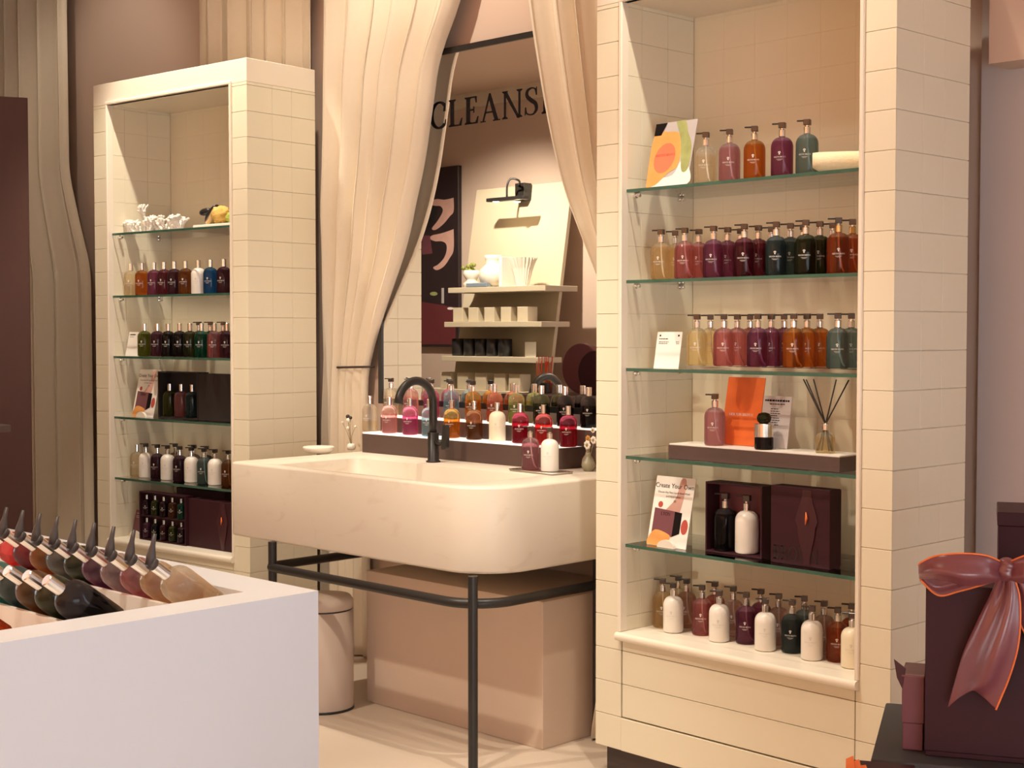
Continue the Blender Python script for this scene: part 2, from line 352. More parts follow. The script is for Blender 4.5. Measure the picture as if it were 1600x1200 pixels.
def type_mesh(mb, text, size, x, y, z, align='LEFT'):
    cu = bpy.data.curves.new('type', 'FONT'); cu.body = text; cu.size = size; cu.align_x = align; cu.resolution_u = 2
    o = bpy.data.objects.new('type', cu); col.objects.link(o); dg = bpy.context.evaluated_depsgraph_get()
    me = o.evaluated_get(dg).to_mesh()
    mb.add([(v.co.x+x, y, v.co.y+z) for v in me.vertices], [tuple(p.vertices) for p in me.polygons])
    bpy.data.objects.remove(o); bpy.data.curves.remove(cu); return mb
# ================================================================== the setting
fl = MB().box(-12, 3, -2.6, 4.6, -.05, 0); struct('floor', fl, 'floor')
wb = MB().box(-6, 6, 0, .1, 0, 4.2); struct('wall_back', wb, 'plaster', FN)
struct('wall_rear_bounce', MB().box(-12, 3, -2.6, -2.5, 0, 4.25), 'bounce_plaster')  # unseen wall added to shut out daylight and bounce amber light
struct('wall_front_blocker', MB().box(2.9, 3, -2.6, 4.7, 1.95, 4.25).box(2.9, 3, 1.5, 4.7, 0, 1.95), 'plaster_lilac')  # unseen header and pier added to narrow the daylight opening
struct('wall_opposite', MB().box(-6, -1.2, -3.1, -3.0, 0, 3.35), 'plaster', FN)
struct('wall_left', MB().box(-6.1, -6, -3.1, .1, 0, 4.2), 'plaster', FN)
struct('ceiling', MB().box(-12, 3, -2.6, 4.7, 4.2, 4.3), 'ceiling')
struct('ceiling_bulkhead', MB().box(-6, -1.25, -3.2, -1.6, 3.3, 4.2), 'ceiling', FN)
u0, z0 = FN.hit(1545, 100, -.16)
struct('wall_bright_patch', MB().box(u0, 6, -.16, 0, z0, 4.2), 'plaster', FN)  # added block, stands in for a bright patch on the wall
struct('wall_right', MB().box(FN.hit(1520, 500, -.02)[0]+.02, 6, -.02, 0, 0, 4.2), 'plaster_lilac', FN)  # cool daylight on this stretch of wall put into the plaster colour
struct('trim_1', MB().box(-6, -1.2, -3.0, -2.96, 3.2, 3.3), 'grout', FN)
# ================================================================== the two tiled display cabinets
CW, CD, CH = 1.205, .42, 2.824
OL, OR_, OT = .123, 1.084, 2.716       # opening
LEDGE = .516
SHELVES = [2.068, 1.752, 1.445, 1.137, .826]
TH = .1185; Z0 = .094
def tile_mesh(w_, h_, key, cache={}):
    k = (round(w_, 4), round(h_, 4))
    fine = key in ('back_tile', 'inner_side_tile'); k = (*k, key if fine else '')
    gx_, gz_, ch = (.0001, .00015, .0003) if key == 'back_tile' else (.0004, .0005, .0006) if fine else (.0003, .0010, .0010)
    if k not in cache: cache[k] = MB().cbox(gx_, w_-gx_, -.004, .004, gz_, h_-gz_, ch).mesh('tile', 'tile')
    return cache[k]
def tiles(parent, name, org, rz, widths, z_lo, z_hi):
    """courses of tiles on a face: org = local start, rz = direction of the courses, face looks to local -y"""
    z = Z0; k = 0
    while z < z_hi-.004:
        a, b = max(z, z_lo), min(z+TH, z_hi)
        if b-a > .008:
            x = 0
            for wd in widths:
                put(name, tile_mesh(wd, b-a, name), parent, (org[0]+math.cos(rz)*x, org[1]+math.sin(rz)*x, a), (0, 0, rz)); x += wd
        z += TH
def cabinet(fr, label):
    c = thing('display_cabinet', label, 'cabinet', fr.w(0, 0), fr.a)
    b = MB(); e = .004
    b.box(e, OL-e, e, CD, Z0, CH-.03); b.box(OR_+e, CW-e, e, CD, Z0, CH-.03)
    b.box(OL-e, OR_+e, CD-.03, CD, Z0, CH-.03); b.box(OL-e, OR_+e, .03, CD-.03, OT+.01, CH-.03); b.box(OL-e, OR_+e, .04, CD-.03, .10, LEDGE-.035)
    b.build('carcass', 'grout', c)
    tiles(c, 'jamb_tile', (0, e, 0), 0, [OL], Z0, CH-.108)
    tiles(c, 'jamb_tile', (OR_, e, 0), 0, [CW-OR_], Z0, CH-.108)
    tiles(c, 'side_tile', (CW-e, 0, 0), PI/2, [.15, .12, .15], Z0, CH-.108)
    tiles(c, 'inner_side_tile', (OL-e, 0.0, 0), PI/2, [.10, .14, .145], LEDGE, OT)
    tiles(c, 'back_tile', (OL, CD-.03, 0), 0, [(OR_-OL)/7]*7, LEDGE, OT)
    MB().cbox(0, CW, 0, CD, CH-.108, CH, .002).build('header', 'cab_trim', c)
    MB().box(OL, OR_, .005, CD-.03, OT-.002, OT+.02).build('soffit', 'cab_trim', c)
    fm = MB()                                                     # thin moulding round the opening
    fm.cbox(OL-.014, OL+.002, -.008, .03, LEDGE, OT+.0, .003); fm.cbox(OR_-.002, OR_+.014, -.008, .03, LEDGE, OT, .003); fm.cbox(OL-.014, OR_+.014, -.008, .03, OT-.002, OT+.014, .003)
    fm.build('opening_moulding', 'cab_trim', c)
    lg = MB(); pr = [(.0-.012*math.cos(R_(t))-.012, -.0145+.0145*math.sin(R_(t))) for t in range(-90, 91, 20)] + [(.0, .0), (CD-.03, .0), (CD-.03, -.029)]
    n = len(pr); vs = [(OL-.012, y, LEDGE+z) for y, z in pr] + [(OR_+.012, y, LEDGE+z) for y, z in pr]
    lg.add(vs, [tuple(range(n)), tuple(range(n, 2*n))[::-1]] + [(i, n+i, n+(i+1) % n, (i+1) % n) for i in range(n)])
    lg.build('bottom_ledge', 'cab_trim', c)
    for (za, zb) in ((Z0+.0, Z0+TH-.003),): MB().cbox(OL, OR_, 0, .03, za, zb, .0012).build('plinth_panel', 'tile', c)
    for (za, zb) in ((Z0+TH+.003, Z0+2*TH-.001), (Z0+2*TH+.001, Z0+3*TH-.001), (Z0+3*TH+.001, LEDGE-.032)):
        MB().cbox(OL+.004, OR_-.004, .002, .03, za, zb, .0012).build('drawer_panel', 'tile', c)
    MB().box(.03, CW-.03, .03, CD-.02, 0, Z0-.004).build('kick_board', 'kick', c)
    for z in SHELVES:
        g = MB().box(OL+.003, OR_-.003, .021, CD-.036, z-.011, z-.0).build('glass_shelf', 'shelf_glass', c)
        MB().box(OL+.003, OR_-.003, .0185, .021, z-.011, z).build('shelf_edge', 'glass_edge', g)
        for v in (.06, .30):
            p = MB().cyl(.007, 0, .03, 10, Matrix.Translation((OL, v, z-.019)) @ Matrix.Rotation(PI/2, 4, 'Y'), .001)
            p.cyl(.010, .010, .014, 10, Matrix.Translation((OL, v, z-.019)) @ Matrix.Rotation(PI/2, 4, 'Y'))
            p.build('shelf_pin', 'chrome', g)
    return c
cabinet(FL, 'cream tiled display cabinet with glass shelves, far one left of the sink')
cabinet(FR, 'cream tiled display cabinet with glass shelves, near one right of the sink')
# ================================================================== drapes
def curtain(name, label, left, right, v0, nf, amp, z_top, z_bot, fr=FN, phase=0.0, sharp=.6, tight=None, m='curtain', wave=.5):
    """left, right: (picture x, y[, depth]) points of the two borders; v0: depth of the cloth, a number or a function of z"""
    vf = v0 if callable(v0) else (lambda z: v0)
    def edge(q):
        if q[0] == 'u': return (q[2], q[1])
        z = 3.0
        for _ in range(4): u, z = fr.hit(q[0], q[1], q[2] if len(q) > 2 else vf(z))
        return (z, u)
    def border(B): return sorted(edge(q) for q in B)
    L, Rr = border(left), border(right)
    def at(T, z):
        if z <= T[0][0]: return T[0][1]
        for (a, p), (b, q) in zip(T, T[1:]):
            if z <= b: t = (z-a)/(b-a); return p+(q-p)*t
        return T[-1][1]
    zs = [z_top+(z_bot-z_top)*i/80 for i in range(81)]
    def sm(T, z): return sum(at(T, z+d) for d in (-.08, -.04, 0, .04, .08))/5
    n = nf*16; rows = []
    for z in zs:
        a, b = sm(L, z), sm(Rr, z); k = tight(z) if tight else 1.0; row = []
        for i in range(n+1):
            s = i/n; th = 2*PI*nf*s+phase+wave*math.sin(2*PI*s*1.7+phase)
            y = math.sin(th); y = math.copysign(abs(y)**sharp, y)
            du = .22*math.sin(2*th)*(b-a)/nf*.5
            row.append(tuple(fr.w(a+(b-a)*s+du, vf(z)+amp*k*y*(.72+.28*math.sin(3.1*s*nf+1+.15*z)), z)))
        rows.append(row)
    o = MB().grid(rows).build(name, m)
    s = o.modifiers.new('thickness', 'SOLIDIFY'); s.thickness = .004; s.offset = 0
    tag(o, label, 'curtain'); return o
curtain('curtain', 'cream drape hanging straight behind the far left cabinet', [(312, 40)], [(495, 40)], -.05, 6, .03, 4.15, .01, wave=.9)
ztie = FN.hit(547, 573, -.14)[1]
def vtd(z): return -.062-.05*min(1, max(0, z-ztie-.05)/.7)
curtain('tied_curtain', 'cream drape swept aside and tied left of the mirror',
        [(497, -200), (498, 0), (499, 200), (500, 400), (502, 500), (504, 572), (501, 640), (499, 760), (498, 1000)],
        [(750, -200), (712, 0), (678, 90), (668, 170), (655, 262), (632, 376), (615, 430), (598, 480), (581, 540), (573, 572), (571, 600), (572, 700), (576, 1000)], vtd, 6, .046, 4.15, .01, phase=.8,
        tight=lambda z: .5+.5*min(1, max(0, z-ztie)/.7))
ul, zl = FN.hit(522, 573, -.09); ur, _ = FN.hit(574, 573, -.09)
tb = MB().tube([tuple(FN.w((ul+ur)/2+(ur-ul)/2*1.04*math.cos(a), -.060+.034*math.sin(a), zl+.004*math.cos(a))) for a in [2*PI*i/20 for i in range(20)]], .006, 6, True).build('curtain_tie', 'cord')
tag(tb, 'dark cord tie round the gathered drape left of the mirror', 'cord')
uF, vF = FN.flat(911, 1153, 0)
def vsw(z): return -.115 if z > 1.25 else (-.115+(vF+.03+.115)*min(1, (1.25-z)/.6))
curtain('swept_curtain', 'cream drape swept behind the near cabinet right of the mirror',
        [(805, -200), (824, 0), (832, 57), (851, 170), (868, 250), (886, 310), (932, 425), ('u', .80, 1.45), ('u', .87, 1.2), ('u', .88, .9), ('u', .87, .65), ('u', FN.hit(931, 1042, vF)[0]+.02, .32), ('u', FN.hit(921, 1100, vF)[0]+.02, .15), ('u', uF+.02, .01)],
        [(960, -200), (972, 0), (985, 200), (990, 420), ('u', .98, 1.45), ('u', 1.03, 1.2), ('u', 1.035, .9), ('u', 1.035, .01)], vsw, 4, .045, 4.15, .01, phase=2.2,
        tight=lambda z: .3+.7*min(1, abs(z-1.2)/.9))
curtain('curtain', 'shaded beige drape at the far left edge behind the brown panel', [(-60, 0), (-50, 900)], [(108, 0), (112, 270), (128, 345), (146, 420), (152, 860)], -.10, 6, .055, 4.15, .01, phase=.4)
# tall brown panel at the left edge
pa = MB(); dv = Vector((.397, .918, 0)).normalized(); nn = Vector((dv.y, -dv.x, 0)); e0 = Vector((-6.98, 3.25, 0))
zt = CAM_Z+(ray(46, 153).z)*(e0.x/ray(46, 153).x)
o = MB().cbox(-.5, 0, 0, .05, 0, zt, .003).build('tall_panel', 'panel_brown', None, tuple(e0), (0, 0, math.atan2(dv.y, dv.x)))
tag(o, 'tall dark brown panel standing at the left edge before the drape', 'panel')
# ================================================================== mirror with lettering
MZ0, MZ1 = FN.hit(601, 622, -.05)[1], FN.hit(752, 74, -.05)[1]; MU0 = FN.hit(598, 560, -.05)[0]; MU1 = .66
mr = thing('wall_mirror', 'tall black framed wall mirror behind the sink lettered CLEANSE', 'mirror', FN.w(0, 0), FN.a)
MB().box(MU0, MU1, -.05, -.03, MZ0, MZ1).build('mirror_glass', 'mirror', mr)
f = MB(); g = .026
f.box(MU0-g, MU0, -.056, -.0, MZ0-g, MZ1+g); f.box(MU1, MU1+g, -.056, 0, MZ0-g, MZ1+g); f.box(MU0, MU1, -.056, 0, MZ0-g, MZ0); f.box(MU0, MU1, -.056, 0, MZ1, MZ1+g)
f.build('mirror_frame', 'black_metal', mr)
ua, za = FN.hit(672, 203, -.05); ub, zb = FN.hit(872, 175, -.05); _, zc = FN.hit(690, 160, -.05)
serif_mesh(MB(), 'CLEANSE', ub-ua, ua, -.0505, za, .001, None, .119).build('lettering', 'print_dark', mr)
# ================================================================== plinth box and bin under the sink
ua, va = FN.flat(570, 1096, 0); ub, vb = FN.flat(851, 1171, 0); VB = (va+vb)/2
o = bevel(MB().box(ua, ub, VB, -.01, 0, .56).build('low_plinth', 'plinth_paint', None, FN.w(0, 0), (0, 0, FN.a)), .003)
tag(o, 'low beige painted plinth box on the floor under the sink', 'plinth')
ub_, vb_ = FN.flat(505, 1105, 0)
bn = thing('pedal_bin', 'beige round pedal bin under the left end of the sink', 'bin', FN.w(ub_, vb_), FN.a)
MB().lathe([(0, .004), (.126, .004), (.128, .012), (.128, .415), (.0, .415)], 32).build('body', 'bin', bn)
MB().lathe([(0, .422), (.127, .422), (.127, .455), (.115, .472), (.06, .482), (0, .484)], 32).build('lid', 'bin', bn)
MB().lathe([(0, .414), (.122, .414), (.122, .423), (0, .423)], 32).build('seam', 'black_plastic', bn)
MB().lathe([(.0, 0), (.130, 0), (.130, .010), (0, .010)], 32).build('base_ring', 'black_plastic', bn)
MB().cbox(-.035, .035, -.165, -.12, .006, .018, .003).build('pedal', 'black_plastic', bn)
an = R_(-40); lb = MB(); lb.cbox(-.03, .03, -.1305, -.127, .388, .408, .001, Matrix.Rotation(an+R_(62), 4, 'Z')); lb.build('badge', 'black_plastic', bn)
type_mesh(MB(), 'brabantia', .012, -.026, -.1312, .394).build('badge_lettering', 'print_white', bn, rot=(0, 0, an+R_(62)))
# ================================================================== sink
SU0, SU1, SV0, SV1, SZ0, SZ1 = -.735, .826, -.945, -.004, .704, 1.017
def rrect(x0, x1, y0, y1, rads, k=10):                            # corners from x1,y0 counter-clockwise
    out = []
    for (cx, cy, a0, r) in ((x1, y0, -90, rads[0]), (x1, y1, 0, rads[1]), (x0, y1, 90, rads[2]), (x0, y0, 180, rads[3])):
        sx = cx-r if cx == x1 else cx+r; sy = cy+r if cy == y0 else cy-r
        out += [(sx+r*math.cos(R_(a0+90*i/k)), sy+r*math.sin(R_(a0+90*i/k))) for i in range(k+1)]
    return out
sk = thing('trough_sink', 'large cream stone trough sink with rounded corner on black frame', 'sink', FN.w(0, 0), FN.a)
def loops(mb, L):                                                 # skin a list of (outline, z)
    n = len(L[0][0]); vs = [(x, y, z) for p, z in L for x, y in p]
    mb.add(vs, [(i*n+k, i*n+(k+1) % n, (i+1)*n+(k+1) % n, (i+1)*n+k) for i in range(len(L)-1) for k in range(n)], True)
    mb.add([(x, y, L[0][1]) for x, y in L[0][0]], [tuple(range(n))[::-1]]); mb.add([(x, y, L[-1][1]) for x, y in L[-1][0]], [tuple(range(n))]); return mb
def ins(d, rr=.21): return rrect(SU0+d, SU1-d, SV0+d, SV1-d, (rr-d, .02, .02, .03-d*.5))
bu0, bv0 = FN.flat(480, 722, SZ1); B0 = (-.50, .62, SV0+.055, -.44)
def bas(d): return rrect(B0[0]+d, B0[1]-d, B0[2]+d, B0[3]-d, (.19-d*.5, .05, .05, .05))
sb = loops(MB(), [(ins(.008), SZ0), (ins(.002), SZ0+.003), (ins(0), SZ0+.01), (ins(0), SZ1-.01), (ins(.003), SZ1-.003), (ins(.010), SZ1), (bas(-.004), SZ1), (bas(0), SZ1-.004), (bas(.012), SZ1-.10), (bas(.04), SZ1-.125), (bas(.2), SZ1-.135)])
so = sb.build('basin', 'stone', sk)
fr_ = MB(); RZ = .600
fu0, fu1, fv0 = FN.flat(412, 886, RZ)[0], .80, FN.flat(560, 913, RZ)[1]
pts = []
for (cx, cy, a0) in ((fu1-.16, fv0+.16, 0),):
    pass
path = [(fu0, -.03)] + [(fu0+.05-.05*math.cos(R_(a)), fv0+.05-.05*math.sin(R_(a))) for a in range(0, 91, 15)] + [(fu1-.17+.17*math.sin(R_(a)), fv0+.17-.17*math.cos(R_(a))) for a in range(0, 91, 10)] + [(fu1, -.33)]
MB().tube([(x, y, RZ) for x, y in path], .0185, 12).build('rail', 'black_metal', sk)
lu0 = FN.hit(424, 880, fv0)[0]; lu1 = FN.hit(737, 945, fv0)[0]
for (u, v) in ((lu0, fv0+.006), (lu1, fv0+.006), (fu0, -.12), (fu1, -.32)):
    MB().cyl(.0175, 0, SZ0+.002, 14, Matrix.Translation((u, v, 0))).build('leg', 'black_metal', sk)
# tap
fu, fv = FN.flat(677, 722, SZ1)
tp = thing('basin_tap', 'matte black gooseneck tap standing on the sink', 'tap', FN.w(fu, fv, SZ1), FN.a)
MB().lathe([(0, 0), (.031, 0), (.031, .006), (.024, .009), (.024, .125), (.022, .128), (0, .128)], 24).build('body', 'black_metal', tp)
r = .098; hs = .250
MB().tube([(0, 0, .12), (0, 0, .18), (0, 0, hs)] + [(0, -r+r*math.cos(R_(a)), hs+r*math.sin(R_(a))) for a in range(10, 161, 10)] + [(0, -r+r*math.cos(R_(165))-.004, hs+r*math.sin(R_(165))-.02)], .0178, 14).build('spout', 'black_metal', tp)
h = MB().tube([(.02, 0, .085), (.062, 0, .085)], .014, 12); h.build('lever_joint', 'black_metal', tp)
lv = MB(); lv.add([], []); pl = [(x+.012, z) for x, z in [(.045, .062), (.052, .056), (.070, .058), (.078, .068), (.080, .150), (.075, .162), (.062, .164), (.055, .155)]]
lv.prism([(x, z) for x, z in pl], -.011, .011, Matrix.Rotation(PI/2, 4, 'X')); bevel(lv.build('lever', 'black_metal', tp), .003)
# ================================================================== lit two-step riser behind the tap
RU0, RU1, RV0 = FN.flat(559, 707, SZ1)[0], .52, FN.flat(690, 718, SZ1)[1]
T1, T2 = SZ1+.092, SZ1+.165; RVM = RV0+.10
rs = thing('lit_riser', 'dark brown two step riser with glowing white tops behind tap', 'display riser', FN.w(0, 0), FN.a)
def rr2(u0, u1, v0, v1, r): return rrect(u0, u1, v0, v1, (r, .004, .004, .004))
MB().prism(rr2(RU0, RU1, RV0, -.062, .05), SZ1+.0005, T1-.006).build('lower_step', 'riser_brown', rs)
MB().prism(rr2(RU0+.002, RU1-.002, RV0+.002, -.064, .05), T1-.006, T1).build('lower_lit_top', 'lit_panel', rs)
UU0 = FN.hit(594, 665, RVM)[0]
MB().prism(rr2(UU0, RU1+.12, RVM, -.062, .02), T1, T2-.006).build('upper_step', 'riser_brown', rs)
MB().prism(rr2(UU0+.002, RU1+.118, RVM+.002, -.064, .02), T2-.006, T2).build('upper_lit_top', 'lit_panel', rs)
# ================================================================== display counter in the foreground (u to the left is negative, v towards the camera negative)
KZ = .98
ct = thing('display_counter', 'white display counter with sunken bottle trays in the left foreground', 'counter', FC.w(0, 0), FC.a)
LU, LV = -2.2, -1.25
RX, RY = -.11, -.127
bd = MB()
for (a, b_, c_, d) in ((LU, 0, RY, 0), (LU, 0, LV, LV+.08), (RX, 0, LV+.08, RY), (LU, LU+.1, LV+.08, RY)): bd.box(a, b_, c_, d, 0, KZ)
bd.build('body', 'counter_white', ct)
MB().box(LU+.1, RX, LV+.08, RY, KZ-.16, KZ-.13).build('bed', 'counter_top', ct)
FOOT = KZ-.085
ROWV = [-.185, -.445, -.705, -.965]                                 # foot line of each sloping tray
for i, v in enumerate(ROWV):
    p = [(v+.045, KZ-.13), (v+.045, FOOT+.012), (v+.008, FOOT+.012), (v, FOOT), (v-.085, FOOT+.066), (v-.097, FOOT+.066), (v-.10, FOOT+.012), (v-.214, FOOT+.012), (v-.214, KZ-.13)]
    n = len(p); vs = [(LU+.1, y, z) for y, z in p] + [(RX-.003, y, z) for y, z in p]
    MB().add(vs, [tuple(range(n))[::-1], tuple(range(n, 2*n))] + [(k, (k+1) % n, n+(k+1) % n, n+k) for k in range(n)]).build('sloping_tray', 'counter_top', ct)
# ================================================================== bottles
BR = .0355
def body_prof(R, Hs, Hn, rn):          # base, wall, round shoulder, neck
    p = [(0, .002), (R-.006, 0), (R-.0015, .002), (R, .006), (R, Hs)]
    for i in range(1, 7):
        a = R_(90*i/7.0); p.append((rn+(R-rn)*math.cos(a), Hs+(Hn-Hs)*math.sin(a)))
    p += [(rn, Hn), (rn, Hn+.004), (0, Hn+.004)]; return p
ME_BODY = MB().lathe(body_prof(BR, .095, .126, .010), 24).mesh('body', 'white_lotion')
ME_COLLAR = MB().cyl(.0112, .127, .150, 16, None, .0015).mesh('collar', 'chrome')
ME_CAP = MB().cyl(.0115, .127, .164, 16, None, .0015).mesh('cap', 'chrome')
ME_STEM = MB().cyl(.006, .150, .156, 10).mesh('pump_stem', 'chrome')
ME_HEAD = MB().cbox(-.0105, .0105, -.0105, .0105, .155, .173, .0012).mesh('pump_head', 'pump_metal')
ME_SPOUT = MB().cbox(-.033, -.009, -.0032, .0032, .1672, .1722, .001).mesh('spout', 'black_plastic')
ME_BEAK = MB().lathe([(0, .164), (.0125, .164), (.0125, .172), (.0115, .174), (0, .174)], 16).tube([(0, -.004, .171), (0, .012, .180), (0, .028, .188), (0, .048, .197)], .005, 8, rs=[.010, .009, .005, .0035]).mesh('pump_beak', 'dark_plastic')
ME_TUBE = MB().tube([(0, 0, .128), (.001, 0, .09), (.005, 0, .05), (.012, 0, .02), (.019, 0, .008)], .0022, 6).mesh('dip_tube', 'dip_tube')
pm = MB(); serif_mesh(pm, 'MOLTON BROWN', .040, -.020, 0, .058, 0, BR+.0004, .0046)
for k in range(5):                      # little crest over the name
    a = R_(90+(k-2)*38); rr = BR+.0004; cx, cz = .0032*math.cos(a), .0735+.0032*math.sin(a)
    pm.add([(rr*math.sin((cx+dx)/rr), -rr*math.cos((cx+dx)/rr), cz+dz) for dx, dz in ((-.0016, 0), (0, -.0018), (.0016, 0), (0, .0018))], [(0, 1, 2, 3)])
pm.add([((BR+.0004)*math.sin(x/BR), -(BR+.0004)*math.cos(x/BR), z) for x, z in ((-.002, .0675), (.002, .0675), (.0015, .0735), (-.0015, .0735))], [(0, 1, 2, 3)])
for zz, ww in ((.0525, .010), (.0495, .006)):
    pm.add([((BR+.0004)*math.sin(x/BR), -(BR+.0004)*math.cos(x/BR), z) for x, z in ((-ww, zz), (-ww*.3, zz), (ww*.3, zz), (ww, zz), (ww, zz+.0007), (ww*.3, zz+.0007), (-ww*.3, zz+.0007), (-ww, zz+.0007))], [(0, 1, 6, 7), (1, 2, 5, 6), (2, 3, 4, 5)])
ME_PRINT = pm.mesh('print', 'print_white')
def bottle(colour, label, loc, rz=0.0, kind='pump', group=None, fill=.112, metal=None, tilt=0.0, scale=1.0, print_=True, parent_name=None):
    lot = colour in ('white', 'cream')
    b = thing(('lotion_bottle' if lot else 'wash_bottle'), label, 'bottle', loc, rz, group, tilt)
    if scale != 1.0: b.scale = (scale,)*3
    m = MATS['white_lotion'] if colour == 'white' else MATS['cream_lotion'] if colour == 'cream' else liquid(colour, fill)
    put('body', ME_BODY, b, m=m)
    mm = MATS[metal] if metal else None
    if kind == 'pump':
        put('collar', ME_COLLAR, b, m=mm); put('pump_stem', ME_STEM, b); put('pump_head', ME_HEAD, b); put('spout', ME_SPOUT, b)
        if not lot and colour not in ('black', 'darkgreen', 'plum', 'darkteal'): put('dip_tube', ME_TUBE, b, rot=(0, 0, random.uniform(-.8, .8)))
    elif kind == 'beak': put('cap', ME_CAP, b, m=mm); put('pump_beak', ME_BEAK, b)
    else: put('cap', ME_CAP, b, m=mm)
    if print_: put('print', ME_PRINT, b, m=MATS['print_pale'] if lot else None)
    return b
KN = {'pump': 'pump bottle', 'cap': 'capped bottle', 'beak': 'tester bottle with black nozzle'}
TURN = R_(28)                                # fronts turned a little to the aisle
def row(fr, z, v, items, where, kind='pump', group=None, y=600, fill=.112, turn=None, metal=None, un=None, scale=1.0):
    """items: (picture x, colour) from left to right; every one singled out by its place in the row"""
    out = []
    for i, it in enumerate(items):
        px, c = it[0], it[1]; k = it[2] if len(it) > 2 else kind; f = it[3] if len(it) > 3 else fill
        u = fr.hit(px, y, v)[0]
        if fr in (FR, FL): u = max(OL+.042, min(u, OR_-.040))
        mt = 'gold' if c in ('amber', 'rust') and fr is FR and metal is None and i > 3 else metal
        nm = WORD[c] + ' ' + ('pump lotion bottle' if c in ('white', 'cream') and k == 'pump' else KN[k])
        out.append(bottle(c, '%s, %s from left %s' % (nm, ORD[i], where), fr.w(u, v, z+.0006), fr.a+(TURN if turn is None else turn)+random.uniform(-.12, .12), k, group, f, mt, scale=scale))
    return out
# ---- right cabinet
row(FR, SHELVES[0], .075, [(1103, 'clear', 'pump', .095), (1140, 'mauve'), (1179, 'amber'), (1222, 'purple'), (1261, 'teal')], 'on near cabinet top shelf', y=240, group='bottles on the near cabinet top shelf')
F2 = [(1033, 'gold'), (1070, 'pink'), (1115, 'purple'), (1163, 'wine'), (1213, 'darkteal'), (1259, 'darkgreen'), (1310, 'rust')]
row(FR, SHELVES[1], .066, F2, 'in front row, near cabinet second shelf', y=390, group='bottles on the near cabinet second shelf')
def back_of(items, fr, v, v2, dy):           # pixel columns of the row behind
    return [(dy+x, *r) for x, *r in items]
row(FR, SHELVES[1], .150, back_of(F2, FR, .066, .15, 22), 'in second row, near cabinet second shelf', y=390, group='bottles on the near cabinet second shelf')
row(FR, SHELVES[1], .235, back_of(F2[2:6], FR, .066, .235, 42), 'in third row, near cabinet second shelf', y=390, group='bottles on the near cabinet second shelf')
F3 = [(1089, 'paleyellow'), (1131, 'pink'), (1184, 'purple'), (1240, 'amber'), (1309, 'teal')]
row(FR, SHELVES[2]+.013, .085, F3, 'in front row, near cabinet third shelf', y=540, group='bottles on the near cabinet third shelf')
row(FR, SHELVES[2]+.013, .165, back_of(F3, FR, 0, 0, 21), 'in second row, near cabinet third shelf', y=540, group='bottles on the near cabinet third shelf')
row(FR, SHELVES[2]+.013, .245, back_of(F3[1:4], FR, 0, 0, 41), 'in third row, near cabinet third shelf', y=540, group='bottles on the near cabinet third shelf')
ua = FR.hit(1071, 560, .04)[0]
o = MB().cbox(ua, OR_-.006, .04, .29, 0, .012, .001).build('acrylic_tray', 'clear_acrylic', None, FR.w(0, 0, SHELVES[2]+.0004))
tag(o, 'clear acrylic tray under the bottles on near cabinet third shelf', 'tray')
BF = [(1026, 'gold'), (1052, 'white'), (1097, 'pink'), (1124, 'white'), (1166, 'purple'), (1196, 'white'), (1238, 'darkteal'), (1269, 'white'), (1309, 'rust'), (1332, 'cream')]
for i, (px, c) in enumerate(BF):
    v = .175 if c not in ('white', 'cream') else .135
    row(FR, LEDGE, v, [(px, c)], '', y=960)[0]['label'] = '%s pump bottle, %s from left in front row on near cabinet bottom ledge' % (WORD[c], ORD[i])
BB = [(1044, 'gold'), (1073, 'lilac'), (1117, 'pink'), (1146, 'lilac'), (1189, 'purple'), (1217, 'lilac'), (1257, 'teal'), (1288, 'lilac'), (1331, 'rust')]
for i, (px, c) in enumerate(BB):
    v = .235 if c == 'lilac' else .262
    u = FR.hit(px, 940, v)[0]
    if u < OR_-.04: row(FR, LEDGE, v, [(px, c)], '', y=940)[0]['label'] = '%s pump bottle, %s from left in back row on near cabinet bottom ledge' % (WORD[c], ORD[i])
for o in list(sc.objects):
    if o.get('category') == 'bottle' and 'bottom ledge' in o.get('label', ''): o['group'] = 'bottles on the near cabinet bottom ledge'
# ---- left cabinet
G = 'bottles in the far cabinet'
row(FL, SHELVES[1], .10, [(204, 'clear'), (222, 'amber'), (241, 'purple'), (256.5, 'wine'), (272.5, 'plum'), (290, 'brown'), (310, 'white'), (329, 'blue'), (350, 'plum')], 'on far cabinet second shelf', 'cap', G, 430)
row(FL, SHELVES[2], .09, [(226, 'green'), (246, 'plum'), (263, 'black'), (281, 'black'), (297, 'darkgreen'), (315, 'bottlegreen'), (335.5, 'pink'), (355, 'plum')], 'in front row, far cabinet third shelf', 'cap', G, 535)
row(FL, SHELVES[2], .175, [(311, 'darkgreen'), (329, 'bottlegreen'), (349, 'pink')], 'in back row, far cabinet third shelf', 'pump', G, 535)
row(FL, SHELVES[4], .115, [(214, 'clear', 'cap'), (228, 'white'), (246, 'plum'), (262, 'white'), (281, 'plum'), (299, 'white'), (319, 'teal'), (336, 'white'), (357, 'brown')], 'in front row, far cabinet fifth shelf', 'pump', G, 725)
row(FL, SHELVES[4], .21, [(274, 'lilac'), (303, 'lilac'), (323, 'teal')], 'in back row, far cabinet fifth shelf', 'pump', G, 725)
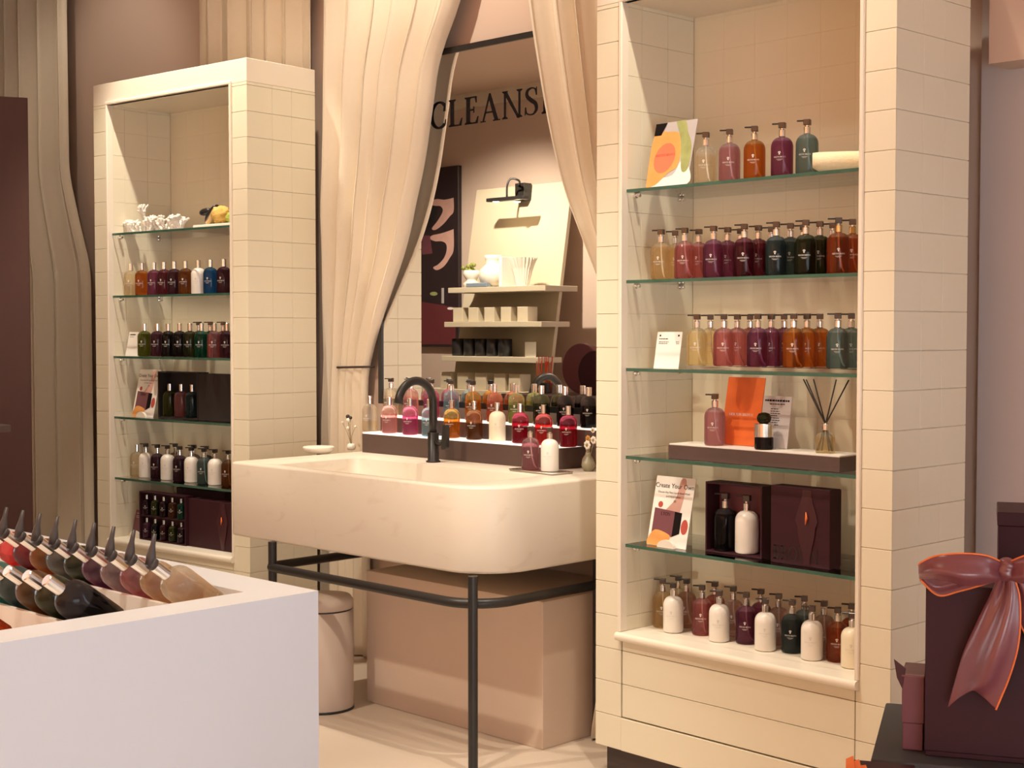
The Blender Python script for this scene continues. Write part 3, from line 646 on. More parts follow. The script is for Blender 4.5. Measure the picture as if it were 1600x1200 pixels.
# ---- lit riser
G = 'bottles on the lit riser'
row(FN, T1, RV0+.05, [(608.5, 'palepink', 'cap', .088), (641, 'magenta', 'cap', .085), (671, 'aqua', 'cap', .08), (706, 'orange', 'cap', .085), (741, 'brown', 'cap', .082), (777, 'cream'), (813, 'crimson', 'cap', .09), (849.5, 'red', 'cap', .09), (888, 'crimson', 'cap', .09)], 'on the lower lit step', 'cap', G, 660)
b = row(FN, T1, RV0+.062, [(578, 'clear', 'cap', .05)], '', 'cap', G, 660)[0]; b['label'] = 'clear capped bottle at the far left end of the lit riser'
row(FN, T2, RVM+.042, [(611, 'clear', 'pump'), (642, 'palepink', 'pump'), (674, 'magenta', 'pump'), (705, 'aqua', 'pump'), (739, 'orange', 'pump'), (773, 'peach'), (807, 'palegreen'), (846, 'darkgreen'), (883, 'black'), (920, 'black')], 'on the upper lit step', 'cap', G, 625, fill=.09)
# ---- counter testers, lying on the sloping trays
SL = R_(52)
rowsC = [(ROWV[0], ['clear', 'gold', 'pink', 'lilac', 'purple', 'darkgreen', 'teal', 'amber', 'wine', 'red'], 'beak', 'in the far tray row of the display counter'),
         (ROWV[1], ['black', 'darkgreen', 'brown', 'darkteal', 'turquoise', 'green', 'purple'], 'cap', 'in the middle tray row of the display counter'),
         (ROWV[2], ['rust', 'gold', 'amber'], 'cap', 'in the near tray row of the display counter')]
for v, cs, kind, where in rowsC:
    for i, c in enumerate(cs):
        u = RX-.085-.087*i
        fv_, fz = v+.003, FOOT+.003
        bottle(c, '%s %s, %s from right %s' % (WORD[c], KN[kind] if kind == 'cap' else 'tester bottle', ORD[i], where), FC.w(u, fv_+1.2*(BR+.001)*.616, fz+1.2*(BR+.001)*.788), FC.a, kind, 'testers on the display counter', .085, tilt=SL, scale=1.2, print_=False)
# ================================================================== cards, boxes and other things on the shelves
def card(name, label, fr, u, v, z, w_, h_, tilt, m, turn=0.0):
    u = max(u, OL+.006+w_/2)
    c = thing(name, label, 'card', fr.w(u, v, z+.0006), fr.a+turn, None, -tilt)
    MB().box(-w_/2, w_/2, 0, .003, 0, h_).build('sheet', m, c); return c
def blob(mb, pts, y):
    if 5 < len(pts) < 12: pts = spline(pts+pts[:1], 4)[:-1]
    n = len(pts); return mb.add([(x, y, z) for x, z in pts], [tuple(range(n))])
def ell(cx, cz, rx, rz, n=20, a=0.0): return [(cx+rx*math.cos(t)*math.cos(a)-rz*math.sin(t)*math.sin(a), cz+rx*math.cos(t)*math.sin(a)+rz*math.sin(t)*math.cos(a)) for t in [2*PI*i/n for i in range(n)]]
Y1, Y2, Y3 = -.0006, -.0011, -.0016
def lines(mb, spec, y):                        # rows of small print: (x0, x1, z, height)
    for i, (x0, x1, z, h_) in enumerate(spec):
        x = x0; k = 0
        while x < x1-.002:
            wd = min(.006+.005*((i*3+k*5) % 4)/3, x1-x); mb.add([(x, y, z), (x+wd, y, z), (x+wd, y, z+h_), (x, y, z+h_)], [(0, 1, 2, 3)]); x += wd+.0018; k += 1
    return mb
# fruit picture card, top shelf right
u = (FR.hit(1007, 287, .05)[0]+FR.hit(1075, 282, .05)[0])/2
c = card('picture_card', 'picture card of a cut orange fruit leaning on the top shelf', FR, u, .05, SHELVES[0], .185, .235, R_(14), 'photo_grey')
blob(MB(), [(-.09, .002), (.09, .002), (.09, .06), (.05, .09), (.02, .04), (-.06, .03)], Y1).build('print_foreground', 'white_paper', c)
blob(MB(), [(-.092, .002), (-.05, .01), (.0, .05), (.035, .07), (.04, .13), (.02, .19), (-.03, .20), (-.092, .19)], Y1-.0002).build('print_fruit', 'photo_orange', c)
blob(MB(), ell(-.028, .105, .046, .055, a=-.3), Y2).build('print_flesh', 'photo_coral', c)
blob(MB(), [(.0, .234), (.04, .234), (.06, .19), (.085, .14), (.085, .06), (.06, .05), (.045, .10), (.03, .17)], Y1-.0003).build('print_leaf', 'photo_green', c)
blob(MB(), [(-.092, .234), (-.04, .234), (-.06, .19), (-.092, .19)], Y2).build('print_shadow', 'print_dark', c)
serif_mesh(MB(), 'MOLTON BROWN', .09, -.072, Y3, .112).build('print_name', 'print_red', c)
# rolled towel
ua = FR.hit(1272, 250, .10)[0]; tw = MB(); pts = []
for i in range(60):
    t = i/59*2.6*2*PI; rr = .008+.030*i/59; pts.append((rr*math.cos(t), rr*math.sin(t)*.86))
rows_ = []
for j in range(9):
    x = j/8*.22; k = 1-.05*(abs(j-4)/4)**4
    rows_.append([(x, px*k, .034+pz*k) for px, pz in pts])
o = tw.grid(rows_).build('rolled_towel', 'towel', None, FR.w(ua+.012, .075, SHELVES[0]+.0025), (0, 0, R_(34)))
s = o.modifiers.new('thickness', 'SOLIDIFY'); s.thickness = .006; s.offset = 0
tag(o, 'rolled cream towel at the right end of the top shelf', 'towel')
# white price card third shelf right
u = (FR.hit(1020, 568, .07)[0]+FR.hit(1061, 569, .07)[0])/2
c = card('price_card', 'small white price card beside the bottles, near cabinet third shelf', FR, u, .07, SHELVES[2], .112, .128, R_(10), 'white_paper')
t = lines(MB(), [(-.045, -.005, .102, .003), (-.045, .0, .092, .002), (-.045, -.006, .086, .002), (.032, .046, .092, .002), (.034, .046, .086, .002), (-.045, -.038, .112, .006), (.038, .045, .112, .006)], Y1)
t.build('print_text', 'print_dark', c)
# brown tray with lit top, shelf four right
ua, ub = FR.hit(1044, 700, .05)[0], FR.hit(1312, 720, .05)[0]
tr = thing('display_tray', 'low brown display tray with pale top on the fourth shelf', 'tray', FR.w(0, 0, SHELVES[3]+.0005), 0)
bevel(MB().box(ua, ub, .05, .20, 0, .047).build('tray_body', 'riser_brown', tr), .002)
MB().box(ua+.003, ub-.003, .053, .197, .047, .051).build('tray_top', 'counter_top', tr)
TZ = SHELVES[3]+.0525
row(FR, TZ, .10, [(1117, 'mauve')], '', y=650)[0]['label'] = 'mauve pump bottle standing alone on the brown display tray'
u = (FR.hit(1135, 689, .15)[0]+FR.hit(1176, 692, .15)[0])/2
c = card('orange_card', 'tall glowing orange picture card standing on the brown display tray', FR, u, .145, TZ, .155, .232, R_(11), 'ember')
serif_mesh(MB(), 'MOLTON BROWN', .10, -.055, Y1, .10).build('print_name', 'print_white', c)
u = (FR.hit(1181, 700, .14)[0]+FR.hit(1222, 702, .14)[0])/2
c = card('text_card', 'white text card beside the orange card on the display tray', FR, u+.02, .135, TZ, .112, .172, R_(9), 'photo_grey')
t = lines(MB(), [(-.05, .05, .154, .006), (-.03, .03, .144, .003)]+[(-.024, .008+.004*(i % 3), .128-.0075*i, .0026) for i in range(8)], Y1)
t.build('print_text', 'print_dark', c)
u = FR.hit(1195, 690, .09)[0]
pf = thing('perfume_bottle', 'dark perfume bottle with chrome band and rounded green stopper', 'perfume', FR.w(u, .085, TZ), 0)
MB().cyl(.031, 0, .040, 24, None, .003).build('glass_base', liquid('black', .2), pf); MB().cyl(.0315, .040, .084, 24, None, .001).build('chrome_band', 'chrome', pf)
MB().lathe([(0, .084), (.014, .084), (.022, .092), (.024, .104), (.018, .116), (.006, .120), (0, .120)], 18).build('stopper', liquid('darkgreen', .2), pf)
u = FR.hit(1291, 700, .12)[0]
rd = thing('reed_diffuser', 'reed diffuser with black sticks in an amber glass bottle', 'diffuser', FR.w(u, .115, TZ), R_(20))
bevel(MB().lathe([(0, 0), (.036, 0), (.036, .052), (.030, .060), (.012, .066), (.012, .072), (0, .072)], 4, Matrix.Rotation(PI/4, 4, 'Z'), False).build('glass', liquid('paleyellow', .05), rd), .003)
MB().cyl(.013, .072, .093, 16, None, .001).build('collar', 'chrome', rd)
for (dx, dy, sx) in ((-.075, .01, 1), (-.058, -.02, 1), (-.045, .02, 1), (.028, .02, 1), (.075, -.01, 1)):
    MB().tube([(-dx*.32, -dy*.3, .006), (0, 0, .09), (dx, dy, .232)], .0024, 6).build('reed', 'reed', rd)
# leaflet fifth shelf right (and its fellow in the left cabinet)
def disc_stand(parent, r, x):
    m = MB(); m.add([], []); pl = [(x+r*math.cos(R_(a)), r*math.sin(R_(a))*.72) for a in range(0, 181, 12)]
    m.prism(pl, 0, .012, Matrix.Translation((0, -.004, 0)) @ Matrix.Rotation(PI/2, 4, 'X')); m.build('half_disc_stand', 'porcelain', parent)
def leaflet(fr, u, v, z, label):
    c = card('leaflet', label, fr, u, v, z, .176, .245, R_(13), 'white_paper')
    blob(MB(), [(-.0, .10), (.03, .10), (.045, .16), (.05, .225), (.038, .243), (.022, .23), (.012, .17), (-.03, .12)], Y1).build('print_arm', 'skin_print', c)
    t = MB(); type_mesh(t, 'Create Your Own', .0235, 0, Y3, .205, 'CENTER'); type_mesh(t, 'Choose Any Fine Liquid Hand Wash', .0098, 0, Y3, .186, 'CENTER'); type_mesh(t, 'and Hand Lotion', .0098, 0, Y3, .172, 'CENTER'); type_mesh(t, '50', .012, .01, Y3, .156, 'CENTER'); t.build('print_text', 'print_dark', c)
    blob(MB(), [(-.075, .042), (.018, .036), (.018, .125), (-.075, .132)], Y2).build('print_box', 'wine_card_light', c)
    blob(MB(), [(.018, .036), (.05, .05), (.05, .122), (.018, .125)], Y2).build('print_box_side', 'print_dark', c)
    blob(MB(), ell(.068, .075, .015, .026), Y2).build('print_bottle', 'print_red', c)
    blob(MB(), [(-.088, .002), (-.02, .002), (.01, .03), (.0, .045), (-.06, .055), (-.088, .02)], Y2-.0003).build('print_tissue', 'photo_orange', c)
    blob(MB(), ell(-.052, .145, .011, .011, 9), Y1).build('print_flower', 'print_red', c)
    serif_mesh(MB(), 'LTON', .042, -.044, Y3, .108).build('print_name', 'print_dark', c)
    st = thing('leaflet_stand', ('white half disc stand holding the leaflet in the %s cabinet' % ('near' if fr is FR else 'far')), 'card stand', fr.w(u+.0, v-.006, z+.0006), fr.a)
    disc_stand(st, .038, .015)
    return c
u = (FR.hit(1009, 838, .06)[0]+FR.hit(1070, 846, .06)[0])/2
leaflet(FR, u, .065, SHELVES[4], 'Create Your Own leaflet with hand and gift box in near cabinet')
u = (FL.hit(203, 644, .06)[0]+FL.hit(234, 650, .06)[0])/2
leaflet(FL, u, .075, SHELVES[3], 'Create Your Own leaflet with hand and gift box in far cabinet')
# boxes
def open_box(fr, ua, ub, v, z, h_, dep, label, m, inner, name='gift_box'):
    g = thing(name, label, 'gift box', fr.w(ua, v, z+.0006), fr.a); wd = ub-ua; t = .006
    b = MB(); b.box(0, wd, 0, dep, 0, t); b.box(0, wd, 0, dep, h_-t, h_); b.box(0, t, 0, dep, t, h_-t); b.box(wd-t, wd, 0, dep, t, h_-t); b.build('tray', m, g)
    MB().box(t, wd-t, dep-.006, dep, t, h_-t).build('lining', inner, g); return g
def shut_box(fr, ua, ub, v, z, h_, dep, label, m, ribbon=True, name='gift_box', brand=True):
    g = thing(name, label, 'gift box', fr.w(ua, v, z+.0006), fr.a); wd = ub-ua
    MB().cbox(0, wd, 0, dep, 0, h_, .0015).build('lid', m, g); MB().cbox(.006, wd-.006, dep, dep+.012, .004, h_-.004, .001).build('base', m, g)
    if brand: serif_mesh(MB(), 'BROWN', wd*.78, wd*.04, -.0006, h_*.05, 0, None, h_*.18).build('print_name', 'black_card', g)
    if ribbon:
        x = wd*.62
        rows2 = [[(x+a*(.010+.018*math.sin(PI*i/12)**2)*(1.6 if i < 6 else 1.2), -.0012-.007*math.sin(PI*i/12)*(1-abs(a)*.6), h_*(.98-.96*i/12)) for a in (-1, -.5, 0, .5, 1)] for i in range(13)]
        q = MB().grid(rows2).build('ribbon', 'satin_dark', g)
        MB().tube([(x+.004, -.012, h_*.70), (x+.008, -.014, h_*.62), (x+.002, -.012, h_*.54)], .003, 6, rs=[.0012, .0045, .001]).build('orange_edge', 'orange_edge', q)
    return g
ua, ub = FR.hit(1102, 850, .09)[0], FR.hit(1190, 860, .09)[0]
open_box(FR, ua, ub, .09, SHELVES[4], .238, .075, 'open wine coloured gift box with two pump bottles inside', 'wine_card', 'wine_card_light')
for px, cc in ((1134, 'black'), (1168, 'white')):
    uu = FR.hit(px, 820, .128)[0]; bottle(cc, ('dark' if cc == 'black' else 'white') + ' pump bottle inside the open wine coloured gift box', FR.w(uu, .125, SHELVES[4]+.0075), R_(20), 'pump', print_=False, scale=1.12)
ua, ub = FR.hit(1204, 870, .07)[0], FR.hit(1296, 880, .07)[0]
shut_box(FR, ua, ub, .07, SHELVES[4], .25, .06, 'closed wine coloured gift box with ribbon on near cabinet fifth shelf', 'wine_card')
# left cabinet boxes
ua, ub = FL.hit(247, 640, .10)[0], FL.hit(309, 650, .10)[0]
open_box(FL, ua, ub, .10, SHELVES[3], .232, .07, 'open black gift box holding three bottles in the far cabinet', 'black_card', 'black_card')
for i, (px, cc) in enumerate(((266, 'green'), (284, 'pink'), (301, 'darkteal'))):
    uu = FL.hit(px, 620, .135)[0]; bottle(cc, WORD[cc] + ' capped bottle inside the open black gift box', FL.w(uu, .132, SHELVES[3]+.008), FL.a+TURN, 'cap', print_=False)
shut_box(FL, ub+.003, min(ub+.33, OR_-.005), .10, SHELVES[3], .228, .05, 'closed black gift box lid beside the open black box', 'black_card', False, brand=False)
ua, ub = FL.hit(218, 840, .06)[0], FL.hit(290, 850, .06)[0]
open_box(FL, ua, ub, .06, LEDGE, .245, .050, 'dark gift set box showing ten mini bottles in far cabinet', 'wine_card', 'wine_card')
for r_ in (0, 1):
    for i, cc in enumerate((('plum', 'green', 'plum', 'brown', 'bottlegreen'), ('purple', 'black', 'wine', 'green', 'plum'))[r_]):
        uu = ua+.036+(ub-ua-.094)*i/4
        bottle(cc, '%s mini bottle, %s from left in the %s row of the gift set' % (WORD[cc], ORD[i], ('upper', 'lower')[r_]), FL.w(uu, .081, LEDGE+.009+(.118 if r_ == 0 else 0)), FL.a+TURN, 'cap', 'mini bottles in the gift set box', print_=True, scale=.62)
sh = MB().box(ua+.007, ub-.007, .065, .1035, LEDGE+.119, LEDGE+.126).build('set_divider', 'wine_card', None, FL.w(0, 0), (0, 0, FL.a)); tag(sh, 'dark card divider between the two rows of mini bottles', 'divider')
shut_box(FL, ub+.004, OR_-.006, .075, LEDGE, .235, .06, 'closed wine coloured gift box beside the mini bottle set', 'wine_card', True, brand=False)
shut_box(FL, ua+.12, ua+.50, .20, LEDGE, .262, .09, 'wine coloured gift box standing behind the mini bottle set', 'wine_card', False, brand=False)
u = FL.hit(212, 835, .10)[0]
c = card('small_card', 'small wine red card at the left end of far cabinet ledge', FL, u, .11, LEDGE, .10, .135, R_(14), 'wine_card_light')
lines(MB(), [(-.04, .02, .116, .004), (-.04, .03, .104, .003), (-.04, .01, .096, .003)], Y1).build('print_text', 'photo_grey', c)
st = thing('card_stand', 'white half disc stand holding the small wine red card', 'card stand', FL.w(u+.01, .10, LEDGE+.0006), FL.a); disc_stand(st, .045, 0)
u = (FL.hit(195, 556, .07)[0]+FL.hit(217, 556, .07)[0])/2
c = card('white_card', 'white card leaning at left end of far cabinet third shelf', FL, u, .07, SHELVES[2], .112, .125, R_(13), 'white_paper')
lines(MB(), [(-.045, .0, .108, .006), (-.045, -.01, .098, .002)], Y1).build('print_text', 'print_dark', c)
# coral
random.seed(3); cg = MB(); ua, ub = FL.hit(197, 350, .12)[0], FL.hit(288, 350, .12)[0]
def branch(p, d, l, r, depth):
    q = p+d*l; cg.tube([tuple(p), tuple((p+q)/2+Vector((random.uniform(-1, 1), random.uniform(-1, 1), random.uniform(-.3, 1)))*l*.12), tuple(q)], r, 6, rs=[r*1.1, r*.95, r*.85])
    cg.ball(tuple(q), r*1.25, 7, 4)
    if depth:
        for _ in range(random.choice((2, 3))):
            e = (d+Vector((random.uniform(-1, 1), random.uniform(-.7, .7), random.uniform(-.25, .9)))*.95).normalized(); branch(q, e, l*random.uniform(.6, .9), r*.86, depth-1)
W = ub-ua
for i in range(34):
    x = (i+.5)/34; lo = random.uniform(.5, 1)
    p = Vector((x*W*.96+.01, random.uniform(-.03, .03), .006))
    d = Vector((random.uniform(-.8, .8), random.uniform(-.5, .5), .9)).normalized()
    branch(p, d, .016+.012*lo*(1 if x > .4 else .6), .0085, 3)
p = Vector((W*.33, 0, .01)); branch(p, Vector((.05, 0, 1)), .05, .008, 3); branch(p+Vector((0, 0, .045)), Vector((-.1, 0, 1)).normalized(), .04, .007, 2)
cg.v = [(x, y, max(z, .0)) for x, y, z in cg.v]
o = cg.build('coral', 'coral', None, FL.w(ua, .12, SHELVES[0]+.001), (0, 0, FL.a)); tag(o, 'branching white coral on the far cabinet top shelf', 'coral'); bevel
# tray with brush and sponges
ua, ub = FL.hit(301, 352, .08)[0], OR_-.006
o = bevel(MB().box(0, ub-ua, 0, .14, 0, .018).build('soap_tray', 'porcelain', None, FL.w(ua, .08, SHELVES[0]+.0006), (0, 0, FL.a)), .004, 3); tag(o, 'flat white tray under brush and sponges in the far cabinet', 'tray')
bx = thing('body_brush', 'black backed body brush with pale bristles leaning on white tray', 'brush', FL.w(ua+.03, .13, SHELVES[0]+.019), FL.a)
Mx = Matrix.Translation((.055, 0, .052)) @ Matrix.Rotation(R_(-48), 4, 'Y')
MB().ball((0, 0, .0), .06, 20, 8, (1.0, .5, .22), Mx).build('back', 'black_plastic', bx)
MB().cbox(-.052, .052, -.022, .022, -.030, -.004, .006, Mx).build('bristles', 'bristle', bx)
MB().ball((0, 0, .0), .042, 16, 8, (1.0, .5, .42), Matrix.Translation((.005, 0, .066)) @ Matrix.Rotation(R_(-8), 4, 'Y')).build('strap', 'black_plastic', bx)
def lump(name, label, m, loc, r, s3, seed):
    random.seed(seed); b = MB(); b.ball((0, 0, r*s3[2]), r, 28, 16, s3)
    b.v = [tuple(Vector(p)+(Vector(p)-Vector((0, 0, r*s3[2]))).normalized()*random.uniform(-.006, .006)) for p in b.v]; b.v = [(x, y, max(z, 0)) for x, y, z in b.v]
    o = b.build(name, m, None, loc, (0, 0, FL.a)); tag(o, label, 'sponge'); return o
lump('sea_sponge', 'yellow sea sponge beside the body brush', 'sponge', FL.w(ua+.155, .135, SHELVES[0]+.019), .05, (1.1, .9, .85), 4)
lump('sea_sponge', 'small lime green sponge at the right end of white tray', 'loofah_green', FL.w(ua+.232, .14, SHELVES[0]+.019), .036, (1, .9, .75), 5)
# ================================================================== things on the sink
u, v = FN.flat(498, 708, SZ1)
o = MB().lathe([(0, 0), (.050, 0), (.068, .012), (.072, .026), (.069, .030), (.060, .026), (0, .022)], 32).build('soap_dish', 'porcelain', None, FN.w(u, v, SZ1+.0006)); tag(o, 'round white soap dish on the left end of the sink', 'dish')
ua, va = FN.flat(800, 741, SZ1); ub, vb = FN.flat(888, 744, SZ1)
um, vm = FN.flat(845, 738, SZ1)
cy = thing('bottle_caddy', 'thin steel caddy plate under two bottles on the sink', 'tray', FN.w(um, vm, SZ1+.0006), FN.a-R_(4))
bevel(MB().cbox(-.125, .125, -.055, .055, 0, .006, .002).build('plate', 'steel', cy), .001)
MB().tube([(-.125, -.055, .007), (.125, -.055, .007), (.125, .055, .007), (-.125, .055, .007)], .0025, 6, True).build('rim', 'chrome', cy)
for px, cc in ((829, 'mauve'), (859, 'white')):
    uu = FN.hit(px, 720, vm)[0]; bottle(cc, ('mauve pump bottle on the steel caddy beside the tap' if cc == 'mauve' else 'white pump lotion bottle on the steel caddy beside the tap'), FN.w(uu, vm, SZ1+.0075), FN.a+TURN, 'pump', scale=1.0)
def vase(u, v, m, label, h_, r):
    t = thing('bud_vase', label, 'vase', FN.w(u, v, SZ1+.0006), 0); MB().lathe([(0, 0), (r*.6, 0), (r, h_*.3), (r*.9, h_*.5), (r*.35, h_*.75), (r*.32, h_*.9), (r*.45, h_), (r*.3, h_), (0, h_*.9)], 20).build('pot', m, t); return t
def flower(t, x, y, z, m, r):
    s = MB().tube([(0, 0, .05), (x*.5, y*.5, z*.6), (x, y, z)], .0015, 5); s.build('stalk', 'stem', t)
    f_ = MB()
    for k in range(7):
        a = 2*PI*k/7; f_.ball((x+r*.62*math.cos(a), y-.003, z+r*.62*math.sin(a)), r*.42, 7, 4, (1, .5, 1))
    o = f_.build('bloom', m, t); MB().ball((x, y-.006, z), r*.34, 8, 5).build('bloom_eye', 'stem', o)
u, v = FN.flat(912, 735, SZ1); t = vase(u-.008, v+.035, 'pottery', 'brown bud vase with orange bloom right end of the sink', .085, .026); flower(t, .012, -.01, .125, 'petal_orange', .014); flower(t, .03, 0, .16, 'petal', .012)
t = vase(u+.034, v-.010, 'pottery_green', 'green grey bud vase with white blooms right end of sink', .072, .029); flower(t, .006, -.01, .105, 'petal', .018); flower(t, .03, 0, .125, 'petal', .016)
u, v = FN.flat(549, 703, SZ1); t = thing('dried_flowers', 'dried stems with dark pods in small white pot left of riser', 'flowers', FN.w(u, v, SZ1+.0006), FN.a)
MB().lathe([(0, 0), (.016, 0), (.022, .014), (.016, .028), (.010, .030), (0, .026)], 14).build('pot', 'porcelain', t)
for (x, z, m, r) in ((-.025, .155, 'cord', .010), (-.005, .150, 'cord', .008), (-.018, .138, 'petal', .012), (.002, .02, 'cord', .010), (-.022, .10, 'petal', .009), (-.065, .125, 'petal', .007), (.03, .11, 'petal', .006)):
    MB().tube([(0, 0, .02), (x*.3, -.005, z*.6), (x, 0, z)], .0014, 5).build('stalk', 'stem', t); MB().ball((x, 0, z), r, 8, 5).build('pod', m, t)
# ================================================================== gift boxes in the right foreground
_g = ray(1447, 900); FG = Frame(_g.x*3.0, _g.y*3.0, 28.5)          # the stand of gift boxes: u to the right, v away from the aisle
def gx(px, v=0.0, py=1000): return FG.hit(px, py, v)[0]
def gz(py, v=0.0, px=1500): return FG.hit(px, py, v)[1]
ZP = gz(1186)
pl = thing('slate_plinth', 'dark slate plinth under the wine coloured gift boxes', 'plinth', FG.w(0, 0), FG.a)
bevel(MB().box(gx(1362, -.06), .55, -.06, .42, 0, ZP).build('block', 'slate', pl), .004)
def gbox(name, label, x0, x1, v0, v1, z0, z1, m='wine_card', lid=.05):
    g = thing(name, label, 'gift box', FG.w(0, 0), FG.a)
    MB().cbox(x0+.002, x1-.002, v0+.002, v1-.002, z0, z1-lid, .0015).build('base', m, g); MB().cbox(x0, x1, v0, v1, z1-lid, z1, .0015).build('lid', m, g); return g
HB = gz(916)
gbox('gift_box', 'large wine coloured gift box tied with satin bow, right foreground', 0, .36, 0, .17, ZP+.0006, HB, lid=HB-ZP-.012)
gbox('gift_box', 'tall wine coloured gift box standing behind the bow box', gx(1556, .2), gx(1556, .2)+.3, .20, .40, ZP+.0006, gz(800, .2, 1556), 'wine_card', .03)
xs0, xs1 = gx(1410, .03), gx(1446, .03)
g3 = gbox('gift_box', 'small narrow wine coloured gift box left of the bow box', xs0, min(xs1, -.002), .03, .16, ZP+.0006, gz(1062, .03), 'wine_card_light', .10)
MB().cbox(xs0-.001, min(xs1, -.002), .029, .0415, gz(1062, .03)-.002, gz(1062, .03)+.002, .0005).build('ribbon', 'satin', g3)
MB().prism([(gx(1397, .03), gz(1037, .03)), (gx(1416, .03), gz(1051, .03)), (gx(1411, .03), gz(1084, .03)), (gx(1402, .03), gz(1066, .03))], 0, .003, Matrix.Translation((0, .033, 0)) @ Matrix.Rotation(PI/2, 4, 'X')).build('ribbon_end', 'satin_dark', g3)
bw = thing('satin_bow', 'wine satin bow with orange edging on the large gift box', 'bow', FG.w(0, 0), FG.a)
def ribbon(name, secs, m='satin', edge=(1,), nw=9, wrinkle=.006, ph=0.0, notch=0.0):
    """secs: cross sections ((px, py, depth) of one border, (px, py, depth) of the other, bulge)"""
    S = []
    for a_, b_, bu in secs:
        pa_, pb_ = (gx(a_[0], a_[2], a_[1]), a_[2], gz(a_[1], a_[2], a_[0])), (gx(b_[0], b_[2], b_[1]), b_[2], gz(b_[1], b_[2], b_[0]))
        S.append((*pa_, *pb_, bu))
    rows3 = []
    for i, q in enumerate(spline(S, 7)):
        A, B, bu = Vector(q[0:3]), Vector(q[3:6]), q[6]; r3 = []
        for k in range(nw):
            t = k/(nw-1); p = A.lerp(B, t); p.y -= bu*math.sin(PI*t) + wrinkle*math.sin(t*9+ph+i*.10)*math.sin(PI*t); p.y = min(p.y, -.003) if p.z < HB else p.y; r3.append(tuple(p))
        rows3.append(r3)
    if notch:
        for j, f_ in enumerate((1.0, .85, .7, .55, .4, .25, .12)):
            rows3[-1-j] = [(x, y, z+notch*f_*(1-abs(2*k/(nw-1)-1))) for k, (x, y, z) in enumerate(rows3[-1-j])]
    o = MB().grid(rows3).build(name, m, bw); s = o.modifiers.new('thickness', 'SOLIDIFY'); s.thickness = .002; s.offset = 0
    ss = o.modifiers.new('smooth', 'SUBSURF'); ss.levels = 1; ss.render_levels = 1
    for e_ in edge: MB().tube([r[-1 if e_ else 0] for r in rows3], .0023, 6).build('orange_edging', 'orange_edge', o)
    return o
# left loop: front leaf, then the leaf behind it that shows its orange hem
ribbon('loop', [((1568, 880, -.07), (1566, 906, -.07), .004), ((1540, 868, -.10), (1548, 912, -.09), .018), ((1500, 865, -.11), (1510, 916, -.11), .022), ((1462, 869, -.105), (1470, 906, -.11), .018), ((1438, 880, -.08), (1440, 905, -.085), .010), ((1436, 884, -.06), (1438, 906, -.06), .0)], edge=(0,), ph=.6)
ribbon('loop', [((1436, 884, -.06), (1438, 906, -.06), .0), ((1456, 897, -.035), (1466, 930, -.035), .006), ((1490, 896, -.03), (1498, 924, -.03), .008), ((1530, 892, -.035), (1534, 914, -.035), .006), ((1564, 884, -.05), (1564, 904, -.05), .0)], 'satin', edge=(1,), ph=2)
ribbon('loop', [((1574, 880, -.07), (1576, 906, -.07), .004), ((1604, 868, -.10), (1596, 912, -.09), .018), ((1644, 865, -.11), (1636, 916, -.11), .022), ((1684, 869, -.105), (1678, 906, -.11), .018), ((1706, 880, -.08), (1704, 905, -.085), .010)], edge=(0,), ph=.6)
ribbon('tail', [((1560, 900, -.06), (1582, 898, -.07), .004), ((1546, 930, -.04), (1592, 928, -.055), .016), ((1524, 975, -.03), (1594, 970, -.055), .030), ((1504, 1020, -.025), (1590, 1012, -.05), .036), ((1491, 1065, -.025), (1577, 1058, -.045), .026), ((1480, 1107, -.02), (1556, 1109, -.04), .014)], edge=(1,), ph=.2, wrinkle=.014, notch=.05)
ribbon('tail', [((1572, 900, -.05), (1594, 898, -.05), .004), ((1580, 940, -.03), (1626, 930, -.03), .012), ((1606, 1000, -.02), (1680, 985, -.03), .018), ((1640, 1070, -.02), (1720, 1050, -.03), .012)], edge=(0,), ph=1.2)
kx, kz = gx(1572, -.07, 890), gz(890, -.07, 1572)
kn = MB().ball((kx, -.07, kz), .026, 20, 12, (.85, .8, .95)); kn.v = [(x, y-.004*math.sin(z*260+x*120), z) for x, y, z in kn.v]; kn.build('knot', 'satin', bw)
FB0 = FG.w(gx(1318, -.24, 1190), -.24)
ot = MB(); zt_ = gz(1214, -.24, 1330); ot.cbox(0, .13, 0, .12, 0, zt_, .002)
bg = thing('paper_bag', 'wine paper bag with orange tissue peeking up at bottom edge', 'bag', FB0, FG.a)
ot.build('bag', 'wine_card', bg)
tm = MB()
for k, (x, h_) in enumerate(((.01, .028), (.022, .022), (.035, .012))): tm.add([(x-.01, .05, zt_-.02), (x+.012, .045+.006*k, zt_-.02), (x+.004, .05, zt_+h_), (x-.01, .052, zt_+h_*.7), (x-.01, .08, zt_-.02), (x+.012, .08, zt_-.02)], [(0, 1, 2, 3), (4, 5, 2, 3), (0, 4, 3), (1, 5, 2)])
tm.build('tissue', 'orange_edge', bg)
